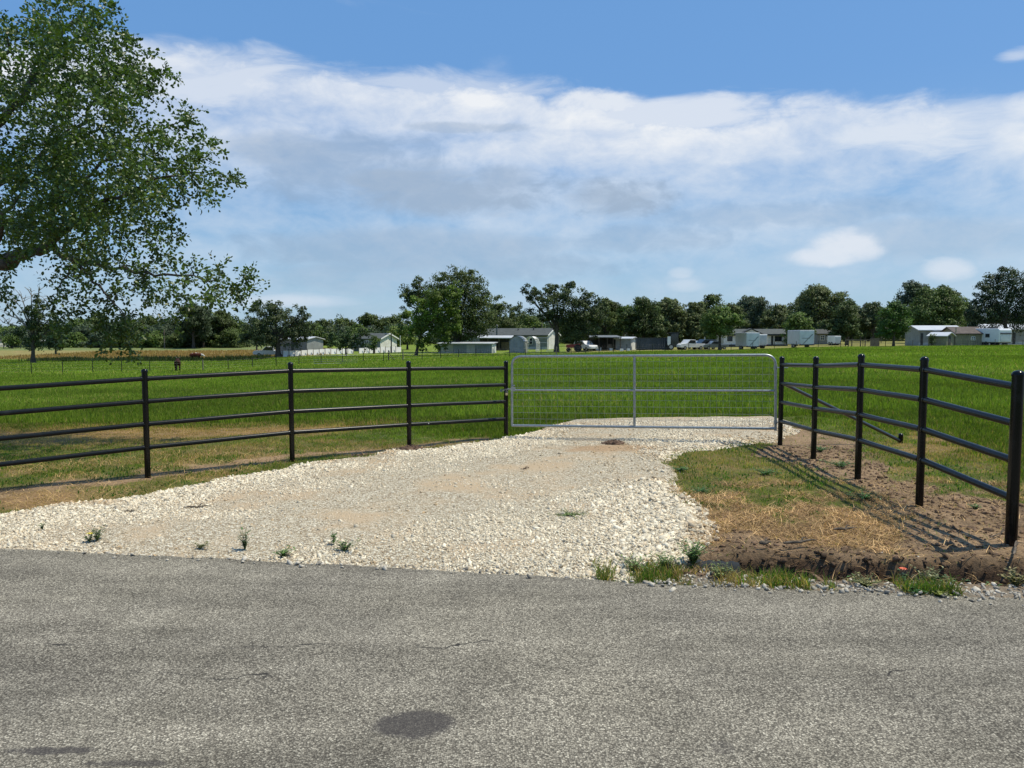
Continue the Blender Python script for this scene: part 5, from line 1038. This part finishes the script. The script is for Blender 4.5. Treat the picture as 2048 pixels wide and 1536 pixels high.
# cargo trailers
def trailer(px, Y, w, L, hgt, rz, label, m='trailerside', stripe=True, z0=.55):
    x = PX(px, Y); c = empty('enclosed_trailer', (x, Y, g1(x, Y)), rz, label, 'trailer')
    MB().box(-w/2, w/2, -L/2, L/2, z0, z0+hgt).build('body', M[m], c, .08); dr = MB().box(-w/2+.12, w/2-.12, -L/2-.05, -L/2+.02, z0+.1, z0+hgt-.2).build('rear_door', M['trailerdoor'], c)
    if stripe: MB().add([(-w*.28, -L/2-.07, z0+.15), (-w*.2, -L/2-.07, z0+.15), (w*.40, -L/2-.07, z0+hgt*.7), (w*.34, -L/2-.07, z0+hgt*.74)], [(0, 1, 2, 3)]).build('diagonal_stripe', M['greypaint'], c); MB().box(-w*.35, w*.2, -L/2-.075, -L/2-.03, z0+hgt*.42, z0+hgt*.46).build('door_bar', M['greypaint'], c)
    MB().box(-w/2+.02, w/2-.02, -L/2-.12, -L/2+.1, z0-.12, z0+.02).build('bumper', M['dark'], c)
    for y in (-.3, .5):
        for s in (-1, 1): a = MB().tube([(s*(w/2-.25), y, .34), (s*(w/2+.02), y, .34)], .34, 14).build('wheel', M['tyre'], c); MB().tube([(s*(w/2-.0), y, .34), (s*(w/2+.04), y, .34)], .2, 12).build('rim', M['rim'], a)
    for s in (-1, 1): box('tail_light', M['lamp'], c, s*(w/2-.12)-.05, s*(w/2-.12)+.05, -L/2-.14, -L/2-.1, z0+.02, z0+.16)
    MB().tube([(-.6, L/2, .5), (0, L/2+1.1, .45), (.6, L/2, .5)], .06, 6).build('hitch', M['dark'], c); return c
M['trailerside'] = mat('pale_trailer_side', (.55, .57, .58), .4, 0, .06, 1.2)
M['trailerdoor'] = mat('pale_blue_grey_panel', (.58, .62, .64), .35, .1, .08, 1.2)
trailer(1494, 128, 2.35, 5, 2.35, R(4), 'pale enclosed trailer seen from behind before the portico home'); trailer(1600, 128, 2.55, 5.5, 2.45, 0, 'pale camper with a diagonal stripe standing alone right of the manufactured home')
trailer(1517, 134, 1.7, 3, 2.0, R(8), 'white box trailer just right of the pale enclosed trailer', 'white', False); trailer(1667, 145, 1.4, 2.4, 1.5, R(10), 'small white box trailer under the weeping tree', 'white', False, .35)
# low building in shade
gable_house('grey_cabin', 1622, 1652, 165, 0, 6, 2.3, .9, 'vinylgrey', 'dark', 'dim grey cabin in the shade right of the striped camper', wins=[(.25, .45, 1, 1.9), (.65, .8, 1, 1.9)], skirt=False)
# right-hand homes
rt, rf, L, h = gable_house('pale_mobile_home', 1824, 1905, 136, R(-4), 5.5, 2.75, .75, 'creamside', 'whitemetal', 'pale mobile home with sloping white metal roof left of the khaki shed', wins=[(.30, .62, 1.35, 2.3)], doors=[(.03, .09, 2.2)])
MB().box(-L*.2, L*.3, -h-1.0, -h+.0, 2.42, 2.5).build('porch_roof', M['whitemetal'], rt)
rt, rf, L, h = gable_house('long_mobile_home', 1945, 2085, 140, R(-3), 5.5, 2.85, .85, 'creamside', 'whitemetal', 'long mobile home with white roof behind the travel trailer', wins=[(.30, .36, 1.2, 2.1), (.62, .68, 1.2, 2.1)], doors=[(.43, .47, 2.2)])
rt, rf, L, h = gable_house('garden_shed', 1868, 1893, 124, R(35), 2.9, 1.75, .5, 'khaki', 'whitemetal', 'small shed with white roof and open dark doorway before the pale mobile home', 'shed', ridge='y', skirt=False, doors=[(.28, .55, 1.7)])
rt, rf, L, h = gable_house('khaki_shed', 1893, 1950, 126, R(2), 4.2, 2.1, 1.0, 'khaki', 'brownroof', 'khaki shed with dark brown roof and one small white framed window', 'shed', wins=[(.56, .68, 1.05, 1.5)], skirt=False)
MB().box(-L/2-.06, -L/2+.1, -h-.04, -h+.04, -.2, 3.05).box(L/2-.1, L/2+.06, -h-.04, -h+.04, -.2, 2.1).build('corner_trim', M['khaki'], rt)
# travel trailer
x = PX(1977, 124); c = empty('travel_trailer', (x, 124, g1(x, 124)), R(14), 'white travel trailer with roof air unit parked under the tall pine', 'camper')
MB().prismx([(-3, .6), (-3.05, 2.6), (-2.8, 2.85), (3, 2.9), (3.2, 2.2), (2.9, .6)], -1.25, 1.25).build('body', M['whitepaint'], c, .1); MB().box(-1.1, 1.1, -3.1, -3.04, 1.9, 2.15).build('rear_window', M['glass'], c); MB().box(-1.0, 1.0, -3.09, -3.03, .8, 1.75).build('rear_panel', M['trailerdoor'], c)
MB().box(-.4, .4, -1.2, -.3, 2.86, 3.15).build('air_unit', M['dark'], c, .05); MB().box(-1.29, -1.24, -1.2, -.4, 1.4, 2.0).build('side_window', M['glass'], c); MB().tube([(-.9, -3.12, .55), (.9, -3.12, .55)], .06, 6).build('bumper', M['dark'], c); MB().box(-1.2, 1.2, -2.9, 2.8, .45, .62).build('chassis', M['dark'], c)
for y in (-.5, .4):
    for s in (-1, 1): MB().tube([(s*1.0, y, .36), (s*1.26, y, .36)], .36, 14).build('wheel', M['tyre'], c)
# shrub by the shed
tree(1862, 672, 10, 123, DG, 'small dark bush beside the garden shed door', name='bush', nl=5, group='bushes')
# far left bits
gable_house('farm_shed', -30, 6, 205, 0, 6, 1.2, .7, 'vinylwhite', 'brownroof', 'tiny pale building at the left picture edge under the trees', 'shed', skirt=False)
gable_house('white_roof_barn', 78, 106, 215, 0, 6, 1.4, .35, 'vinylgrey', 'whitemetal', 'low white roofed barn right behind the half bare oak', 'barn', skirt=False)

# ------------------------------------------------------------------ wire fences
def wire_fence(name, pts, spacing, h, label, pm='tpost', r=.042, wires=(.3, .6, .9, 1.15), wood_every=0, jit=.4):
    a0 = Vector((pts[0][0], pts[0][1], 0)); c = empty(name, (a0.x, a0.y, g1(a0.x, a0.y)), 0, label, 'fence'); o = c.location; P_ = []
    for (xa, ya), (xb, yb) in zip(pts[:-1], pts[1:]):
        L = math.hypot(xb-xa, yb-ya); n = max(1, round(L/spacing))
        for i in range(n): t = i/n; P_.append((xa+(xb-xa)*t, ya+(yb-ya)*t))
    P_.append(pts[-1]); pr = []
    for i, (x, y) in enumerate(P_):
        z = g1(x, y); hh = h*random.uniform(.92, 1.08); lx = random.uniform(-.04, .04); big = wood_every and i % wood_every == 0
        mb = MB()
        if big: mb.tube([(x-o.x, y-o.y, z-o.z-.2), (x-o.x+lx, y-o.y, z-o.z+hh*1.1)], .07, 7)
        else: mb.box(x-o.x-r, x-o.x+r, y-o.y-.006, y-o.y+.006, z-o.z-.2, z-o.z+hh).box(x-o.x-.006, x-o.x+.006, y-o.y-r*1.2, y-o.y-.006, z-o.z-.2, z-o.z+hh-.01)
        mb.build('post', M['wood' if big else pm], c); pr.append(Vector((x-o.x, y-o.y-.02, z-o.z)))
    for hw in wires: MB().tube([p+Vector((0, 0, hw)) for p in pr], .004, 4, False).build('wire', M['wire'], c)
    return c
A, B, C2, D2 = (PX(-160, 72), 72), (PX(1330, 124), 124), (PX(1770, 120), 120), (PX(2100, 118), 118)
wire_fence('wire_fence', [A, (PX(62, 77), 77), B], 2.75, 1.28, 'long T post wire fence crossing the field from the cows to the container', wood_every=9)
wire_fence('wire_fence', [(PX(1335, 125), 125), C2], 3.3, 1.2, 'wire fence with slim posts in front of the trailers', pm='far_bark')
wire_fence('wire_fence', [C2, D2], 4.2, 1.1, 'wire fence with thin posts in front of the khaki shed', pm='wood')
wire_fence('wire_fence', [(PX(-20, 112), 112), (PX(150, 116), 116), (PX(480, 123), 123)], 4.2, .9, 'low broken wire fence at the foot of the tan bank', wires=(.4, .8))
# dark board fence far left
c = empty('board_fence', (PX(-60, 190), 190, g1(PX(-60, 190), 190)), 0, 'dark two board fence on the far side of the left field', 'fence')
for i in range(9): box('post', M['dark'], c, i*2.2-.08, i*2.2+.08, -.05, .05, -.2, 1.1)
box('board', M['dark'], c, 0, 17.6, -.09, -.06, .8, .95); box('board', M['dark'], c, 0, 17.6, -.09, -.06, .35, .5)
# old pasture gate in the wire fence
c = empty('pasture_gate', (PX(628, 89), 89, g1(PX(628, 89), 89)), R(13), 'thin pale pipe pasture gate standing in the long wire fence', 'gate'); L = 5.1
MB().tube([(0, 0, .15), (0, 0, 1.1), (L, 0, 1.15), (L, 0, .2), (0, 0, .15)], .022, 6).build('frame', M['galv'], c)
MB().tube([(0, 0, .6), (L, 0, .65)], .012, 6).tube([(0, 0, .38), (L, 0, .42)], .012, 6).build('bar', M['galv'], c)
x, y = PX(777, 100), 100; c = empty('brace_post', (x, y, g1(x, y)), 0, 'wooden corner post with diagonal brace in the far wire fence', 'post'); MB().tube([(0, 0, -.2), (0, 0, 1.4)], .07, 8).build('post', M['far_bark'], c); MB().tube([(0, 0, 1.1), (.9, -.2, 0)], .05, 6).build('brace', M['far_bark'], c)
# wooden pen
x = PX(1690, 128); c = empty('corral', (x, 128, g1(x, 128)), 0, 'weathered wooden corral rails and panel left of the round green tree', 'corral')
for i, xx in enumerate([0, .5, 1.1, 2.6, 3.4, 4.6, 5.7]): MB().tube([(xx, 0, -.2), (xx, 0, 1.55+.2*(i % 2))], .09, 7).build('post', M['far_bark'], c)
box('rail', M['wood'], c, 0, 4.6, -.13, -.09, 1.1, 1.25); box('rail', M['wood'], c, 0, 4.6, -.13, -.09, .6, .72); box('panel', M['wood'], c, 4.2, 5.8, -.16, -.11, .1, 1.45)

# ------------------------------------------------------------------ cows
def cow(px, Y, rz, coat, face, label, graze=0.0, s=1.0):
    x = PX(px, Y); rt = empty('cow', (x, Y, g1(x, Y)), rz, label, 'cow', 'cows grazing in the field'); rt.scale = (s, s, s)
    vs = []; es = []; rd = []
    def v(p, r, par=None):
        vs.append(p); rd.append(r if isinstance(r, tuple) else (r, r))
        if par is not None: es.append((par, len(vs)-1))
        return len(vs)-1
    pel = v((-.62, 0, 1.08), (.30, .33)); mid = v((-.2, 0, 1.0), (.34, .40), pel); bel = v((.2, 0, .98), (.34, .40), mid); ch = v((.6, 0, 1.02), (.28, .36), bel)
    hz = 1.30-graze*.95; nk = v((.98, 0, 1.16-graze*.3), (.17, .21), ch); hd = v((1.25, 0, hz), (.13, .14), nk); mz = v((1.50, 0, hz-.17), (.085, .085), hd); v((1.62, 0, hz-.23), (.07, .07), mz)
    for sgn in (-1, 1):
        sh = v((.58, sgn*.20, .80), .13, ch); kn = v((.60, sgn*.21, .42), .07, sh); ft = v((.57, sgn*.21, .10), .05, kn); v((.60, sgn*.21, 0), .06, ft)
        hp = v((-.66, sgn*.22, .85), .17, pel); st = v((-.55, sgn*.22, .62), .12, hp); hk = v((-.74, sgn*.22, .42), .065, st); f2 = v((-.68, sgn*.22, .10), .05, hk); v((-.65, sgn*.22, 0), .06, f2)
        er = v((1.20, sgn*.15, hz+.08), .04, hd); v((1.17, sgn*.28, hz+.06), .03, er)
    tl_ = v((-.92, 0, 1.16), .05, pel); t2 = v((-1.0, 0, .8), .03, tl_); v((-1.0, 0, .45), .045, t2)
    me = bpy.data.meshes.new('body'); me.from_pydata(vs, es, []); o = bpy.data.objects.new('body', me); COL.objects.link(o); o.parent = rt
    sk = o.modifiers.new('skin', 'SKIN'); sk.use_smooth_shade = True; sv_ = me.skin_vertices[0].data
    for i, r in enumerate(rd): sv_[i].radius = r
    sv_[0].use_root = True; sb = o.modifiers.new('sub', 'SUBSURF'); sb.levels = 1; sb.render_levels = 2
    m = bpy.data.materials.new('cow_hide'); m.use_nodes = True; t = NT(m.node_tree); b = t.n['Principled BSDF']; pos = t.node('ShaderNodeTexCoord').outputs['Object']; sp = t.node('ShaderNodeSeparateXYZ', {0: pos})
    w1 = t.m('GREATER_THAN', t.m('ADD', sp.outputs[0], t.m('MULTIPLY', t.noise(pos, 3, 3), .2)), 1.15 if face else 9)
    w2 = t.m('GREATER_THAN', t.m('ADD', sp.outputs[2], t.m('MULTIPLY', t.noise(pos, 2.2, 3), .9)), 1.80 if face else 9); w3 = t.m('LESS_THAN', sp.outputs[2], .22 if face else -9)
    c = t.mix(t.m('MAXIMUM', t.m('MAXIMUM', w1, w2), w3), t.mix(t.noise(pos, 6, 3), coat, tuple(k*1.3 for k in coat)), (.62, .58, .52)); t.l.new(c, b.inputs['Base Color']); b.inputs['Roughness'].default_value = .85; b.inputs['Specular IOR Level'].default_value = .1; me.materials.append(m)
    MB().tube([(1.22, -.09, hz+.15), (1.2, -.2, hz+.24), (1.24, -.24, hz+.34)], [.03, .022, .008], 6).tube([(1.22, .09, hz+.15), (1.2, .2, hz+.24), (1.24, .24, hz+.34)], [.03, .022, .008], 6).build('horn', M['deadwood'], rt)
cow(355, 86, R(112), (.030, .012, .008), False, 'dark red brown cow standing with its rump to the camera', .0, 1.0)
cow(391, 121, R(-4), (.085, .025, .015), True, 'red and white cow with a white face standing further back', .35, 1.0)
